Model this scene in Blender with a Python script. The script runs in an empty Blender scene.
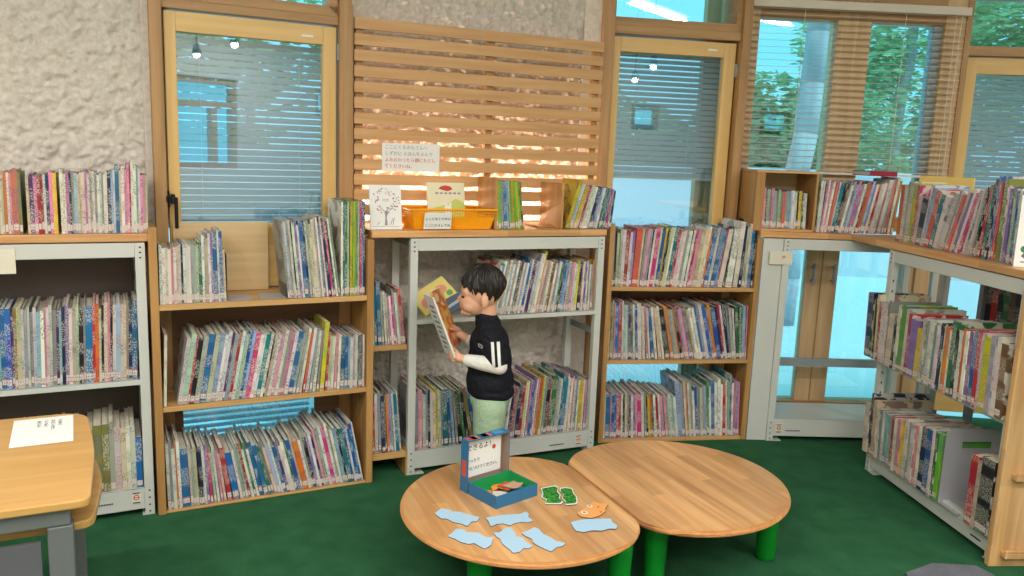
import bpy, bmesh, math, random
from mathutils import Vector, Matrix, noise
from math import sin, cos, pi, radians as RAD

C = bpy.context.scene.collection
SC = bpy.context.scene

# ---------------------------------------------------------------- camera
PITCH, ROLL, FPX = 0.1686, -0.038, 809.0
_f = Vector((0, cos(PITCH), -sin(PITCH))); _u = Vector((0, sin(PITCH), cos(PITCH))); _r = Vector((1, 0, 0))
_rt = _r*cos(ROLL) - _u*sin(ROLL); _up = _u*cos(ROLL) + _r*sin(ROLL)
cam = bpy.data.cameras.new('camera'); camo = bpy.data.objects.new('camera', cam); C.objects.link(camo)
cam.sensor_width = 36; cam.lens = FPX/1024*36; cam.clip_start = .05; cam.clip_end = 200
M = Matrix((_rt, _up, -_f)).transposed().to_4x4(); M.translation = Vector((0, 0, 1.5)); camo.matrix_world = M
SC.camera = camo

# ---------------------------------------------------------------- light and exposure
SC.view_settings.view_transform = 'Standard'; SC.view_settings.look = 'None'
SC.view_settings.gamma = 1; SC.view_settings.use_curve_mapping = False
SC.view_settings.exposure = 0.0
w = bpy.data.worlds.new('overcast_sky'); SC.world = w; w.use_nodes = True
nt = w.node_tree; bg = nt.nodes['Background']
bg.inputs[0].default_value = (0.26, 0.80, 1.0, 1); bg.inputs[1].default_value = 1.5
sun = bpy.data.lights.new('sun', 'SUN'); sun.energy = 2.3; sun.angle = RAD(25); sun.color = (.86, .98, 1)
suno = bpy.data.objects.new('sun', sun); C.objects.link(suno); suno.rotation_euler = Vector((-.42, .34, -.84)).to_track_quat('-Z', 'Y').to_euler(); suno.location = (12, 8, 14)
LAMP = 1.15      # strength of every ceiling lamp

def lin(c):
    return tuple(((x/255)/12.92 if x/255 <= .04045 else ((x/255+.055)/1.055)**2.4) for x in c)

# ---------------------------------------------------------------- materials
MATS = {}
def mat(name, col=(128, 128, 128), rough=.6, metal=0, fn=None, spec=.5):
    if name in MATS: return MATS[name]
    m = bpy.data.materials.new(name); m.use_nodes = True
    b = m.node_tree.nodes['Principled BSDF']
    b.inputs['Base Color'].default_value = (*lin(col), 1); b.inputs['Roughness'].default_value = rough
    b.inputs['Metallic'].default_value = metal; b.inputs['Specular IOR Level'].default_value = spec
    if fn: fn(m, m.node_tree.nodes, m.node_tree.links, b)
    MATS[name] = m; return m

def ramp(N, stops):
    r = N.new('ShaderNodeValToRGB'); e = r.color_ramp.elements
    while len(e) < len(stops): e.new(.5)
    for i, (p, c) in enumerate(stops):
        e[i].position = p; e[i].color = (*lin(c), 1) if len(c) == 3 else c
    return r

def wood(c1, c2, axis=0, scale=1.0, plank=None):
    """grain runs along `axis` of the object's own coordinates"""
    def fn(m, N, L, b):
        tc = N.new('ShaderNodeTexCoord'); mp = N.new('ShaderNodeMapping'); L.new(tc.outputs['Object'], mp.inputs[0])
        s = [28*scale]*3; s[axis] = 1.6*scale; mp.inputs['Scale'].default_value = s
        n = N.new('ShaderNodeTexNoise'); n.inputs['Scale'].default_value = 1.0; n.inputs['Detail'].default_value = 5; n.inputs['Distortion'].default_value = .6
        L.new(mp.outputs[0], n.inputs[0])
        r = ramp(N, [(.3, c1), (.7, c2)]); L.new(n.outputs[0], r.inputs[0]); out = r.outputs[0]
        if plank:
            ax, wd = plank
            sx = N.new('ShaderNodeSeparateXYZ'); L.new(tc.outputs['Object'], sx.inputs[0])
            mu = N.new('ShaderNodeMath'); mu.operation = 'DIVIDE'; mu.inputs[1].default_value = wd; L.new(sx.outputs[ax], mu.inputs[0])
            fl = N.new('ShaderNodeMath'); fl.operation = 'FLOOR'; L.new(mu.outputs[0], fl.inputs[0])
            # staves: stagger their ends
            m2 = N.new('ShaderNodeMath'); m2.operation = 'MULTIPLY'; m2.inputs[1].default_value = .37; L.new(fl.outputs[0], m2.inputs[0])
            ad = N.new('ShaderNodeMath'); ad.operation = 'MULTIPLY_ADD'; ad.inputs[1].default_value = 2.6; L.new(sx.outputs[axis], ad.inputs[0]); L.new(m2.outputs[0], ad.inputs[2])
            f2 = N.new('ShaderNodeMath'); f2.operation = 'FLOOR'; L.new(ad.outputs[0], f2.inputs[0])
            cb = N.new('ShaderNodeCombineXYZ'); L.new(fl.outputs[0], cb.inputs[0]); L.new(f2.outputs[0], cb.inputs[1])
            wn = N.new('ShaderNodeTexWhiteNoise'); L.new(cb.outputs[0], wn.inputs[0])
            hs = N.new('ShaderNodeHueSaturation'); mr = N.new('ShaderNodeMapRange')
            mr.inputs['To Min'].default_value = .84; mr.inputs['To Max'].default_value = 1.12; L.new(wn.outputs[0], mr.inputs[0])
            L.new(mr.outputs[0], hs.inputs['Value']); L.new(out, hs.inputs['Color']); out = hs.outputs[0]
        L.new(out, b.inputs['Base Color'])
        bp = N.new('ShaderNodeBump'); bp.inputs['Strength'].default_value = .08; L.new(n.outputs[0], bp.inputs['Height']); L.new(bp.outputs[0], b.inputs['Normal'])
    return fn

def plaster_fn(m, N, L, b):
    tc = N.new('ShaderNodeTexCoord')
    n = N.new('ShaderNodeTexNoise'); n.inputs['Scale'].default_value = 45; n.inputs['Detail'].default_value = 8; n.inputs['Roughness'].default_value = .65
    L.new(tc.outputs['Object'], n.inputs[0])
    r = ramp(N, [(.3, (200, 190, 180)), (.7, (226, 219, 210))]); L.new(n.outputs[0], r.inputs[0]); L.new(r.outputs[0], b.inputs['Base Color'])
    bp = N.new('ShaderNodeBump'); bp.inputs['Strength'].default_value = .5; bp.inputs['Distance'].default_value = .01
    L.new(n.outputs[0], bp.inputs['Height']); L.new(bp.outputs[0], b.inputs['Normal'])
def carpet_fn(c1, c2):
    def fn(m, N, L, b):
        tc = N.new('ShaderNodeTexCoord')
        n = N.new('ShaderNodeTexNoise'); n.inputs['Scale'].default_value = 260; n.inputs['Detail'].default_value = 3; L.new(tc.outputs['Object'], n.inputs[0])
        n2 = N.new('ShaderNodeTexNoise'); n2.inputs['Scale'].default_value = 9; n2.inputs['Detail'].default_value = 4; L.new(tc.outputs['Object'], n2.inputs[0])
        ma = N.new('ShaderNodeMath'); ma.operation = 'MULTIPLY_ADD'; ma.inputs[1].default_value = .35; L.new(n2.outputs[0], ma.inputs[0]); L.new(n.outputs[0], ma.inputs[2])
        r = ramp(N, [(.45, c1), (.9, c2)]); L.new(ma.outputs[0], r.inputs[0]); L.new(r.outputs[0], b.inputs['Base Color'])
        bp = N.new('ShaderNodeBump'); bp.inputs['Strength'].default_value = .6; bp.inputs['Distance'].default_value = .004
        L.new(n.outputs[0], bp.inputs['Height']); L.new(bp.outputs[0], b.inputs['Normal'])
    return fn
def book_fn(kind):
    """colour comes from the mesh attribute col (alpha = the book's own number), print from noise in UV metres"""
    def fn(m, N, L, b):
        at = N.new('ShaderNodeAttribute'); at.attribute_name = 'col'
        uv = N.new('ShaderNodeUVMap'); cb = N.new('ShaderNodeCombineXYZ'); L.new(at.outputs['Alpha'], cb.inputs[2])
        sc = N.new('ShaderNodeVectorMath'); sc.operation = 'SCALE'; sc.inputs['Scale'].default_value = 900; L.new(cb.outputs[0], sc.inputs[0])
        def nz(sx, sy, detail=2):
            mp = N.new('ShaderNodeVectorMath'); mp.operation = 'MULTIPLY'; mp.inputs[1].default_value = (sx, sy, 1); L.new(uv.outputs[0], mp.inputs[0])
            ad = N.new('ShaderNodeVectorMath'); ad.operation = 'ADD'; L.new(mp.outputs[0], ad.inputs[0]); L.new(sc.outputs[0], ad.inputs[1])
            n = N.new('ShaderNodeTexNoise'); n.inputs['Scale'].default_value = 1; n.inputs['Detail'].default_value = detail; L.new(ad.outputs[0], n.inputs[0]); return n
        def th(n, lo, hi):
            r = N.new('ShaderNodeMapRange'); r.inputs['From Min'].default_value = lo; r.inputs['From Max'].default_value = hi; L.new(n.outputs[0], r.inputs[0]); return r
        wn = N.new('ShaderNodeTexWhiteNoise'); wn.noise_dimensions = '1D'
        mw = N.new('ShaderNodeMath'); mw.operation = 'MULTIPLY'; mw.inputs[1].default_value = 631; L.new(at.outputs['Alpha'], mw.inputs[0]); L.new(mw.outputs[0], wn.inputs['W'])
        if kind == 'spine':
            zone = th(nz(0, 13, 0), .44, .5); gl = th(nz(230, 260, 1), .5, .56)
            mk = N.new('ShaderNodeMath'); mk.operation = 'MULTIPLY'; L.new(zone.outputs[0], mk.inputs[0]); L.new(gl.outputs[0], mk.inputs[1])
            m3 = N.new('ShaderNodeMath'); m3.operation = 'MULTIPLY'; m3.inputs[1].default_value = .6; L.new(mk.outputs[0], m3.inputs[0]); fac = m3.outputs[0]
        else:
            g2 = th(nz(16, 16, 3), .52, .56); m3 = N.new('ShaderNodeMath'); m3.operation = 'MULTIPLY'; m3.inputs[1].default_value = .7; L.new(g2.outputs[0], m3.inputs[0]); fac = m3.outputs[0]
        # ink: dark, blue, red or light, by book
        r = ramp(N, [(0, (62, 60, 66)), (.35, (84, 82, 90)), (.55, (70, 100, 150)), (.72, (176, 92, 98)), (.85, (100, 140, 110)), (1, (140, 100, 140))])
        r.color_ramp.interpolation = 'CONSTANT'; L.new(wn.outputs[0], r.inputs[0])
        # on dark covers print is light
        lum = N.new('ShaderNodeRGBToBW'); L.new(at.outputs['Color'], lum.inputs[0])
        lt = N.new('ShaderNodeMath'); lt.operation = 'LESS_THAN'; lt.inputs[1].default_value = .2; L.new(lum.outputs[0], lt.inputs[0])
        ik = N.new('ShaderNodeMixRGB'); ik.inputs[2].default_value = (*lin((225, 220, 205)), 1); L.new(lt.outputs[0], ik.inputs[0]); L.new(r.outputs[0], ik.inputs[1])
        mx = N.new('ShaderNodeMixRGB'); L.new(fac, mx.inputs[0]); L.new(at.outputs['Color'], mx.inputs[1]); L.new(ik.outputs[0], mx.inputs[2])
        # second colour block on some books
        zb = th(nz(0, 5, 0), .55, .56); m4 = N.new('ShaderNodeMath'); m4.operation = 'MULTIPLY'; m4.inputs[1].default_value = .45; L.new(zb.outputs[0], m4.inputs[0])
        hs = N.new('ShaderNodeHueSaturation'); hs.inputs['Saturation'].default_value = 1.05; hs.inputs['Value'].default_value = .86
        hh = N.new('ShaderNodeMapRange'); hh.inputs['To Min'].default_value = .4; hh.inputs['To Max'].default_value = .6; L.new(wn.outputs[0], hh.inputs[0]); L.new(hh.outputs[0], hs.inputs['Hue']); L.new(mx.outputs[0], hs.inputs['Color'])
        m5 = N.new('ShaderNodeMixRGB'); L.new(m4.outputs[0], m5.inputs[0]); L.new(mx.outputs[0], m5.inputs[1]); L.new(hs.outputs[0], m5.inputs[2])
        L.new(m5.outputs[0], b.inputs['Base Color'])
    return fn
def page_fn(m, N, L, b):
    tc = N.new('ShaderNodeTexCoord'); mp = N.new('ShaderNodeMapping'); mp.inputs['Scale'].default_value = (900, 3, 3); L.new(tc.outputs['Object'], mp.inputs[0])
    n = N.new('ShaderNodeTexNoise'); n.inputs['Scale'].default_value = 1; L.new(mp.outputs[0], n.inputs[0])
    r = ramp(N, [(.3, (200, 190, 168)), (.7, (232, 226, 210))]); L.new(n.outputs[0], r.inputs[0]); L.new(r.outputs[0], b.inputs['Base Color'])
def sticker_fn(m, N, L, b):
    tc = N.new('ShaderNodeTexCoord'); sx = N.new('ShaderNodeSeparateXYZ'); L.new(tc.outputs['Object'], sx.inputs[0])
    # printed bands: rose frame lines with dark letters between
    r = ramp(N, [(0, (206, 140, 140)), (.10, (222, 214, 206)), (.48, (206, 150, 148)), (.56, (222, 214, 206)), (.90, (206, 140, 140))]); r.color_ramp.interpolation = 'CONSTANT'
    mr = N.new('ShaderNodeMapRange'); mr.inputs['From Min'].default_value = .010; mr.inputs['From Max'].default_value = .038; L.new(sx.outputs[2], mr.inputs[0]); L.new(mr.outputs[0], r.inputs[0])
    n = N.new('ShaderNodeTexNoise'); n.inputs['Scale'].default_value = 330; L.new(tc.outputs['Object'], n.inputs[0])
    t = N.new('ShaderNodeMapRange'); t.inputs['From Min'].default_value = .56; t.inputs['From Max'].default_value = .62; L.new(n.outputs[0], t.inputs[0])
    mx = N.new('ShaderNodeMixRGB'); mx.inputs[2].default_value = (*lin((90, 80, 85)), 1); L.new(t.outputs[0], mx.inputs[0]); L.new(r.outputs[0], mx.inputs[1])
    L.new(mx.outputs[0], b.inputs['Base Color'])
def attr_fn(m, N, L, b):
    at = N.new('ShaderNodeAttribute'); at.attribute_name = 'col'; L.new(at.outputs['Color'], b.inputs['Base Color'])
def skin_fn(m, N, L, b):
    b.inputs['Subsurface Weight'].default_value = .15; b.inputs['Subsurface Scale'].default_value = .01
    b.inputs['Subsurface Radius'].default_value = (1, .4, .2)
def cloth_fn(col, col2, scale=500):
    def fn(m, N, L, b):
        tc = N.new('ShaderNodeTexCoord'); n = N.new('ShaderNodeTexNoise'); n.inputs['Scale'].default_value = scale; L.new(tc.outputs['Object'], n.inputs[0])
        r = ramp(N, [(.35, col), (.65, col2)]); L.new(n.outputs[0], r.inputs[0]); L.new(r.outputs[0], b.inputs['Base Color'])
        n2 = N.new('ShaderNodeTexNoise'); n2.inputs['Scale'].default_value = 22; n2.inputs['Detail'].default_value = 3; n2.inputs['Distortion'].default_value = 1.2; L.new(tc.outputs['Object'], n2.inputs[0])
        bp = N.new('ShaderNodeBump'); bp.inputs['Strength'].default_value = .45; bp.inputs['Distance'].default_value = .02; L.new(n2.outputs[0], bp.inputs['Height']); L.new(bp.outputs[0], b.inputs['Normal'])
    return fn
def glass_fn(tint=(.82, 1, 1), refl=.12):
    def fn(m, N, L, b):
        N.remove(b); out = N['Material Output']
        t = N.new('ShaderNodeBsdfTransparent'); t.inputs[0].default_value = (*tint, 1)
        g = N.new('ShaderNodeBsdfGlossy'); g.inputs['Roughness'].default_value = .015; g.inputs[0].default_value = (.9, .95, 1, 1)
        fr = N.new('ShaderNodeFresnel'); fr.inputs[0].default_value = 1.5
        ma = N.new('ShaderNodeMath'); ma.operation = 'MULTIPLY_ADD'; ma.inputs[1].default_value = 1.6; ma.inputs[2].default_value = refl; ma.use_clamp = True; L.new(fr.outputs[0], ma.inputs[0])
        mx = N.new('ShaderNodeMixShader'); L.new(ma.outputs[0], mx.inputs[0]); L.new(t.outputs[0], mx.inputs[1]); L.new(g.outputs[0], mx.inputs[2]); L.new(mx.outputs[0], out.inputs[0])
    return fn
def emit_fn(col, st):
    def fn(m, N, L, b):
        b.inputs['Emission Color'].default_value = (*col, 1); b.inputs['Emission Strength'].default_value = st
    return fn
def slat_fn(m, N, L, b):
    b.inputs['Transmission Weight'].default_value = 0
    out = N['Material Output']; tr = N.new('ShaderNodeBsdfTranslucent'); tr.inputs[0].default_value = (*lin((200, 205, 210)), 1)
    mx = N.new('ShaderNodeMixShader'); mx.inputs[0].default_value = .14; L.new(b.outputs[0], mx.inputs[1]); L.new(tr.outputs[0], mx.inputs[2]); L.new(mx.outputs[0], out.inputs[0])
def leaf_fn(c1, c2):
    def fn(m, N, L, b):
        g = N.new('ShaderNodeNewGeometry'); r = ramp(N, [(0, c1), (1, c2)]); L.new(g.outputs['Random Per Island'], r.inputs[0]); L.new(r.outputs[0], b.inputs['Base Color'])
        out = N['Material Output']; tr = N.new('ShaderNodeBsdfTranslucent'); L.new(r.outputs[0], tr.inputs[0])
        mx = N.new('ShaderNodeMixShader'); mx.inputs[0].default_value = .4; L.new(b.outputs[0], mx.inputs[1]); L.new(tr.outputs[0], mx.inputs[2]); L.new(mx.outputs[0], out.inputs[0])
    return fn

PLASTER = mat('plaster', rough=.9, fn=plaster_fn, spec=.1)
CARPET = mat('carpet', rough=.95, fn=carpet_fn((26, 70, 46), (60, 114, 78)), spec=.1)
MATGREY = mat('grey_mat', rough=.95, fn=carpet_fn((86, 88, 100), (128, 130, 140)), spec=.1)
PINE = mat('pine_wood', rough=.45, fn=wood((182, 136, 80), (212, 168, 110)))
PINEZ = mat('pine_wood_upright', rough=.45, fn=wood((164, 118, 66), (198, 152, 94), axis=2))
COUNTER = mat('counter_wood', rough=.38, fn=wood((196, 140, 84), (226, 176, 120), plank=(1, .09)))
SLATW = mat('slat_wood', rough=.5, fn=wood((198, 148, 96), (222, 176, 124)))
BACKW = mat('plywood_back', rough=.6, fn=wood((205, 172, 122), (222, 192, 146)))
DARKW = mat('dark_brown_board', rough=.6, fn=wood((104, 72, 46), (130, 92, 60)))  # dark brown wood of the bookcase backs
FRAMEW = mat('window_frame_wood', rough=.45, fn=wood((162, 120, 74), (192, 150, 100), axis=2))
FRAMEH = mat('window_frame_wood_rail', rough=.45, fn=wood((162, 120, 74), (192, 150, 100), axis=0))
SASHW = mat('sash_wood', rough=.4, fn=wood((218, 176, 106), (232, 194, 128), axis=2))
SASHH = mat('sash_wood_rail', rough=.4, fn=wood((218, 176, 106), (232, 194, 128), axis=0))
TABLEW = mat('table_wood', rough=.28, fn=wood((192, 138, 86), (222, 174, 120), axis=1, scale=1.1, plank=(0, .052)))
TEDGE = mat('table_edge_wood', rough=.35, fn=wood((196, 138, 82), (218, 162, 104), axis=1))
DESKW = mat('desk_wood', rough=.35, fn=wood((190, 144, 82), (208, 164, 100), axis=0, scale=.7))
ENDW = mat('end_board_wood', rough=.4, fn=wood((200, 152, 98), (228, 184, 132), axis=2, plank=(1, .045)))
STEEL = mat('painted_steel', (206, 208, 203), .4, .0)
STEELD = mat('painted_steel_grey', (150, 160, 164), .4, .0)
HOLE = mat('hole_black', (25, 25, 27), .8)
GREYM = mat('desk_grey_metal', (112, 114, 116), .45, .2)
GREYD = mat('desk_dark_panel', (92, 92, 98), .6, 0)
BLACKM = mat('black_metal', (24, 24, 26), .35, .4)
BOOKENDM = mat('bookend_metal', (92, 100, 98), .35, .5)
BOOKENDW = mat('bookend_pale_metal', (176, 178, 184), .4, .2)
GREENP = mat('green_plastic', (12, 128, 36), .35)
PAPER = mat('white_paper', (238, 238, 236), .7)
PAPERC = mat('cream_paper', (224, 218, 200), .7)
INK = mat('black_ink', (50, 50, 56), .7)
INKR = mat('red_ink', (204, 70, 60), .7)
INKP = mat('rose_ink', (190, 130, 140), .7)
INKG = mat('grey_ink', (150, 150, 158), .7)
BASKET = mat('yellow_plastic', (250, 170, 10), .4)
GLASS = mat('window_glass', fn=glass_fn())
GLASSR = mat('window_glass_mirrorlike', fn=glass_fn((.85, .93, .95), .13))
LIGHTW = mat('pale_door_wood', rough=.5, fn=wood((206, 168, 122), (228, 192, 148), axis=2))
SLATM = mat('blind_slat', (196, 198, 202), .5, fn=slat_fn)
SLATW2 = mat('blind_slat_white', (222, 222, 220), .45, fn=slat_fn)
HEADR = mat('blind_headrail', (226, 214, 200), .5)
CORD = mat('blind_cord', (232, 226, 216), .7)
SPINE = mat('book_spine', rough=.35, fn=book_fn('spine'))
COVER = mat('book_cover', rough=.35, fn=book_fn('cover'))
PAGE = mat('book_pages', rough=.8, fn=page_fn)
STICK = mat('spine_label', rough=.4, fn=sticker_fn)
FLAT = mat('printed_card', rough=.5, fn=attr_fn)

# ---------------------------------------------------------------- facets of the curved wall: origin on the shelf fronts, angle
FR = {'A': ((-1.395, 3.065), 26.6), 'B': ((-1.395, 3.037), 27.2), 'C': ((-.432, 3.548), 24.6), 'D': ((.494, 4.062), 9.9),
      'E': ((1.29, 4.19), 2.4), 'F': ((1.793, 3.84), -84.4), 'W': ((0, 0), 0)}
def FM(F):
    (x, y), a = FR[F]; m = Matrix.Rotation(RAD(a), 4, 'Z'); m.translation = Vector((x, y, 0)); return m

# ---------------------------------------------------------------- mesh helpers
class MB:
    def __init__(s): s.v = []; s.f = []; s.m = []
    def box(s, a0, a1, b0, b1, c0, c1, m=0, M=None):
        i = len(s.v)
        P = [Vector((x, y, z)) for z in (c0, c1) for y in (b0, b1) for x in (a0, a1)]
        if M is not None: P = [M @ p for p in P]
        s.v += P
        s.f += [(i, i+2, i+3, i+1), (i+4, i+5, i+7, i+6), (i, i+1, i+5, i+4), (i+2, i+6, i+7, i+3), (i, i+4, i+6, i+2), (i+1, i+3, i+7, i+5)]
        s.m += [m]*6; return s
    def prism(s, poly, c0, c1, m=0, M=None, cap=None):
        """poly in xy (counter-clockwise), extruded in z"""
        i = len(s.v); n = len(poly)
        ar = sum(poly[k][0]*poly[(k+1) % n][1]-poly[(k+1) % n][0]*poly[k][1] for k in range(n))
        if ar < 0: poly = poly[::-1]
        P = [Vector((x, y, c0)) for x, y in poly] + [Vector((x, y, c1)) for x, y in poly]
        if M is not None: P = [M @ p for p in P]
        s.v += P; s.f.append(tuple(range(i+n-1, i-1, -1))); s.f.append(tuple(range(i+n, i+2*n))); s.m += [m, cap if cap is not None else m]
        for k in range(n): s.f.append((i+k, i+(k+1) % n, i+n+(k+1) % n, i+n+k)); s.m.append(m)
        return s
    def tube(s, p, q, r, n=12, m=0, r2=None):
        p = Vector(p); q = Vector(q); r2 = r if r2 is None else r2; d = (q-p).normalized()
        a = d.orthogonal().normalized(); b = d.cross(a); i = len(s.v)
        for c, rr in ((p, r), (q, r2)):
            for k in range(n): t = 2*pi*k/n; s.v.append(c+a*cos(t)*rr+b*sin(t)*rr)
        for k in range(n): s.f.append((i+k, i+(k+1) % n, i+n+(k+1) % n, i+n+k)); s.m.append(m)
        s.f.append(tuple(range(i+n-1, i-1, -1))); s.f.append(tuple(range(i+n, i+2*n))); s.m += [m, m]; return s
    def lathe(s, prof, c=(0, 0), n=24, m=0):
        i = len(s.v)
        for r, z in prof:
            for k in range(n): t = 2*pi*k/n; s.v.append(Vector((c[0]+r*cos(t), c[1]+r*sin(t), z)))
        for j in range(len(prof)-1):
            for k in range(n): s.f.append((i+j*n+k, i+j*n+(k+1) % n, i+(j+1)*n+(k+1) % n, i+(j+1)*n+k)); s.m.append(m)
        s.f.append(tuple(range(i+n-1, i-1, -1))); j = len(prof)-1; s.f.append(tuple(range(i+j*n, i+j*n+n))); s.m += [m, m]; return s
    def mesh(s, name, mats, off=(0, 0, 0), smooth=False):
        me = bpy.data.meshes.new(name); o = Vector(off)
        me.from_pydata([tuple(v-o) for v in s.v], [], s.f); me.validate(clean_customdata=False)
        for k in (mats if isinstance(mats, (list, tuple)) else [mats]): me.materials.append(k)
        if len(me.polygons) == len(s.m): me.polygons.foreach_set('material_index', s.m)
        if smooth: me.polygons.foreach_set('use_smooth', [True]*len(me.polygons))
        me.update(); return me

OFF = {}
def link(name, me, parent=None, matrix=None, label=None, bevel=0):
    o = bpy.data.objects.new(name, me); C.objects.link(o)
    if parent is not None: o.parent = parent
    elif matrix is not None: o.matrix_world = matrix
    if label: o['label'] = label
    if bevel:
        b = o.modifiers.new('bevel', 'BEVEL'); b.width = bevel; b.segments = 2; b.limit_method = 'ANGLE'
    return o
def tag(o, label, cat, group=None):
    o['label'] = label; o['category'] = cat
    if group: o['group'] = group
    return o
def thing(name, label, cat, F='W', at=(0, 0, 0), group=None):
    """an Empty at the base of a thing, at facet coordinates (s, d, z)"""
    o = bpy.data.objects.new(name, None); C.objects.link(o); o.empty_display_size = .05
    o.matrix_world = FM(F) @ Matrix.Translation(at); OFF[o.name] = at
    return tag(o, label, cat, group)
def part(root, name, mb, mats, label=None, smooth=False, bevel=0, parent=None):
    """mesh in the facet coordinates of the root, linked below it (or below one of its parts)"""
    return link(name, mb.mesh(name, mats, OFF[root.name], smooth), parent or root, None, label, bevel)
def single(name, mb, mats, label, cat, F='W', at=(0, 0, 0), group=None, smooth=False, bevel=0):
    return tag(link(name, mb.mesh(name, mats, at, smooth), None, FM(F) @ Matrix.Translation(at), None, bevel), label, cat, group)
def struct(name, mb, mats, F='W', parent=None, smooth=False, bevel=0):
    o = link(name, mb.mesh(name, mats, (0, 0, 0), smooth), parent, None if parent else FM(F), None, bevel)
    if not parent: o['kind'] = 'structure'
    return o

def text_mesh(txt, size, depth=.0004, align='LEFT', spacing=1.0):
    cu = bpy.data.curves.new('lettering', 'FONT'); cu.body = txt; cu.size = size; cu.extrude = depth; cu.align_x = align; cu.space_line = spacing; cu.resolution_u = 2
    o = bpy.data.objects.new('lettering', cu); C.objects.link(o); bpy.context.view_layer.update()
    me = bpy.data.meshes.new_from_object(o.evaluated_get(bpy.context.evaluated_depsgraph_get())); bpy.data.objects.remove(o)
    return me
def lettering(txt, size, parent, M, material, name='lettering', align='LEFT', spacing=1.0):
    me = text_mesh(txt, size, .0003, align, spacing); me.transform(M); me.materials.clear(); me.materials.append(material)
    return link(name, me, parent)
# ================================================================ THE ROOM
CEIL = 3.1
# floor and outdoor ground
def edge(F, s, d):
    p = FM(F) @ Vector((s, d, 0)); return (p.x, p.y)
GA = RAD(2.4); GO = Vector(edge('E', 1.19, .45)); GE = GO+Vector((cos(RAD(-6)), sin(RAD(-6))))*3.2
PLAN = [(-3.4, -3), (5.75, -3), (5.75, GE.y+.1), (GE.x, GE.y+.1), (GO.x, GO.y+.1), edge('E', -.1, .54), edge('D', .80, .44), edge('D', -.03, .44), edge('C', 1.03, .45), edge('B', .9, .44), edge('B', .03, .44), edge('A', -1.9, .44), (-3.4, 2.4)]
m = MB().prism(PLAN, -.1, 0); struct('floor', m, CARPET)
m = MB(); m.box(1.47, 1.80, 2.45, 2.862, .001, .012); 
single('floor_mat', MB().prism([(1.42, 2.3), (1.86, 2.3), (1.83, 2.80), (1.80, 2.865), (1.64, 2.872), (1.50, 2.79)], .001, .012), MATGREY,
       'grey mat lying on the green carpet at the lower right', 'mat')

def rough_wall(name, F, s0, s1, z0, z1, d, step=.0075, amp=.014, thick=.12, hole=None):
    ns = int((s1-s0)/step); nz = int((z1-z0)/step); m = MB()
    for j in range(nz+1):
        for i in range(ns+1):
            s = s0+(s1-s0)*i/ns; z = z0+(z1-z0)*j/nz
            p = Vector((s*30+z*9, z*34-s*8, ord(F)*1.7))
            h = noise.fractal(p*.8, .8, 2.2, 4)*1.1 + abs(noise.noise(p*1.5))*1.5 - .5
            m.v.append(Vector((s, d - amp*h, z)))
    W_ = ns+1
    for j in range(nz):
        for i in range(ns):
            a = j*W_+i; m.f.append((a, a+1, a+W_+1, a+W_)); m.m.append(0)
    k = len(m.v)   # plain back of the wall
    m.box(s0, s1, d+.02, d+thick, z0, z1)
    return struct(name, m, PLASTER, F, smooth=True)
rough_wall('wall_left', 'A', -1.9, .115, 1.12, CEIL, .34)
rough_wall('wall_left_lower', 'A', -1.9, .06, 0, 1.12, .335, step=.02, amp=.006)
rough_wall('wall_behind_slats', 'C', -.24, 1.09, 0, CEIL, .42)

# the other walls of the room (behind the camera and to the sides)
m = MB(); m.box(-3.4, -3.25, -3, 2.6, 0, CEIL); struct('wall_west', m, PLASTER)
m = MB(); m.box(5.6, 5.75, -3, 4.7, 0, CEIL); struct('wall_east', m, PLASTER)
m = MB()
def wall_holes(m, x0, x1, y0, y1, z0, z1, holes):
    xs = x0
    for (a, b, c, d) in sorted(holes):
        m.box(xs, a, y0, y1, z0, z1); m.box(a, b, y0, y1, z0, c); m.box(a, b, y0, y1, d, z1); xs = b
    m.box(xs, x1, y0, y1, z0, z1)
wall_holes(m, -3.25, 5.6, -2.15, -2.0, 0, CEIL, [(1.85, 2.75, 1.15, 2.2), (3.95, 4.4, 1.85, 2.2), (-1.8, -.8, 1.1, 2.2)])
struct('wall_south', m, PLASTER)
for n, (x0, x1, z0, z1) in enumerate([(1.85, 2.75, 1.15, 2.2), (3.95, 4.4, 1.85, 2.2), (-1.8, -.8, 1.1, 2.2)]):
    m = MB(); fw = .07
    m.box(x0, x0+fw, -2.12, -2.03, z0, z1); m.box(x1-fw, x1, -2.12, -2.03, z0, z1); m.box(x0+fw, x1-fw, -2.12, -2.03, z0, z0+fw); m.box(x0+fw, x1-fw, -2.12, -2.03, z1-fw, z1)
    m.box(x0+fw, x1-fw, -2.12, -2.03, z1-.34, z1-.27); xm = x0+.62*(x1-x0); m.box(xm, xm+.08, -2.12, -2.03, z0+fw, z1-.34)
    struct('window_%d' % (n+7), m, FRAMEW)
m = MB().prism(PLAN, CEIL, CEIL+.1); struct('ceiling', m, mat('ceiling_paint', (225, 222, 216), .9))

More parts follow.
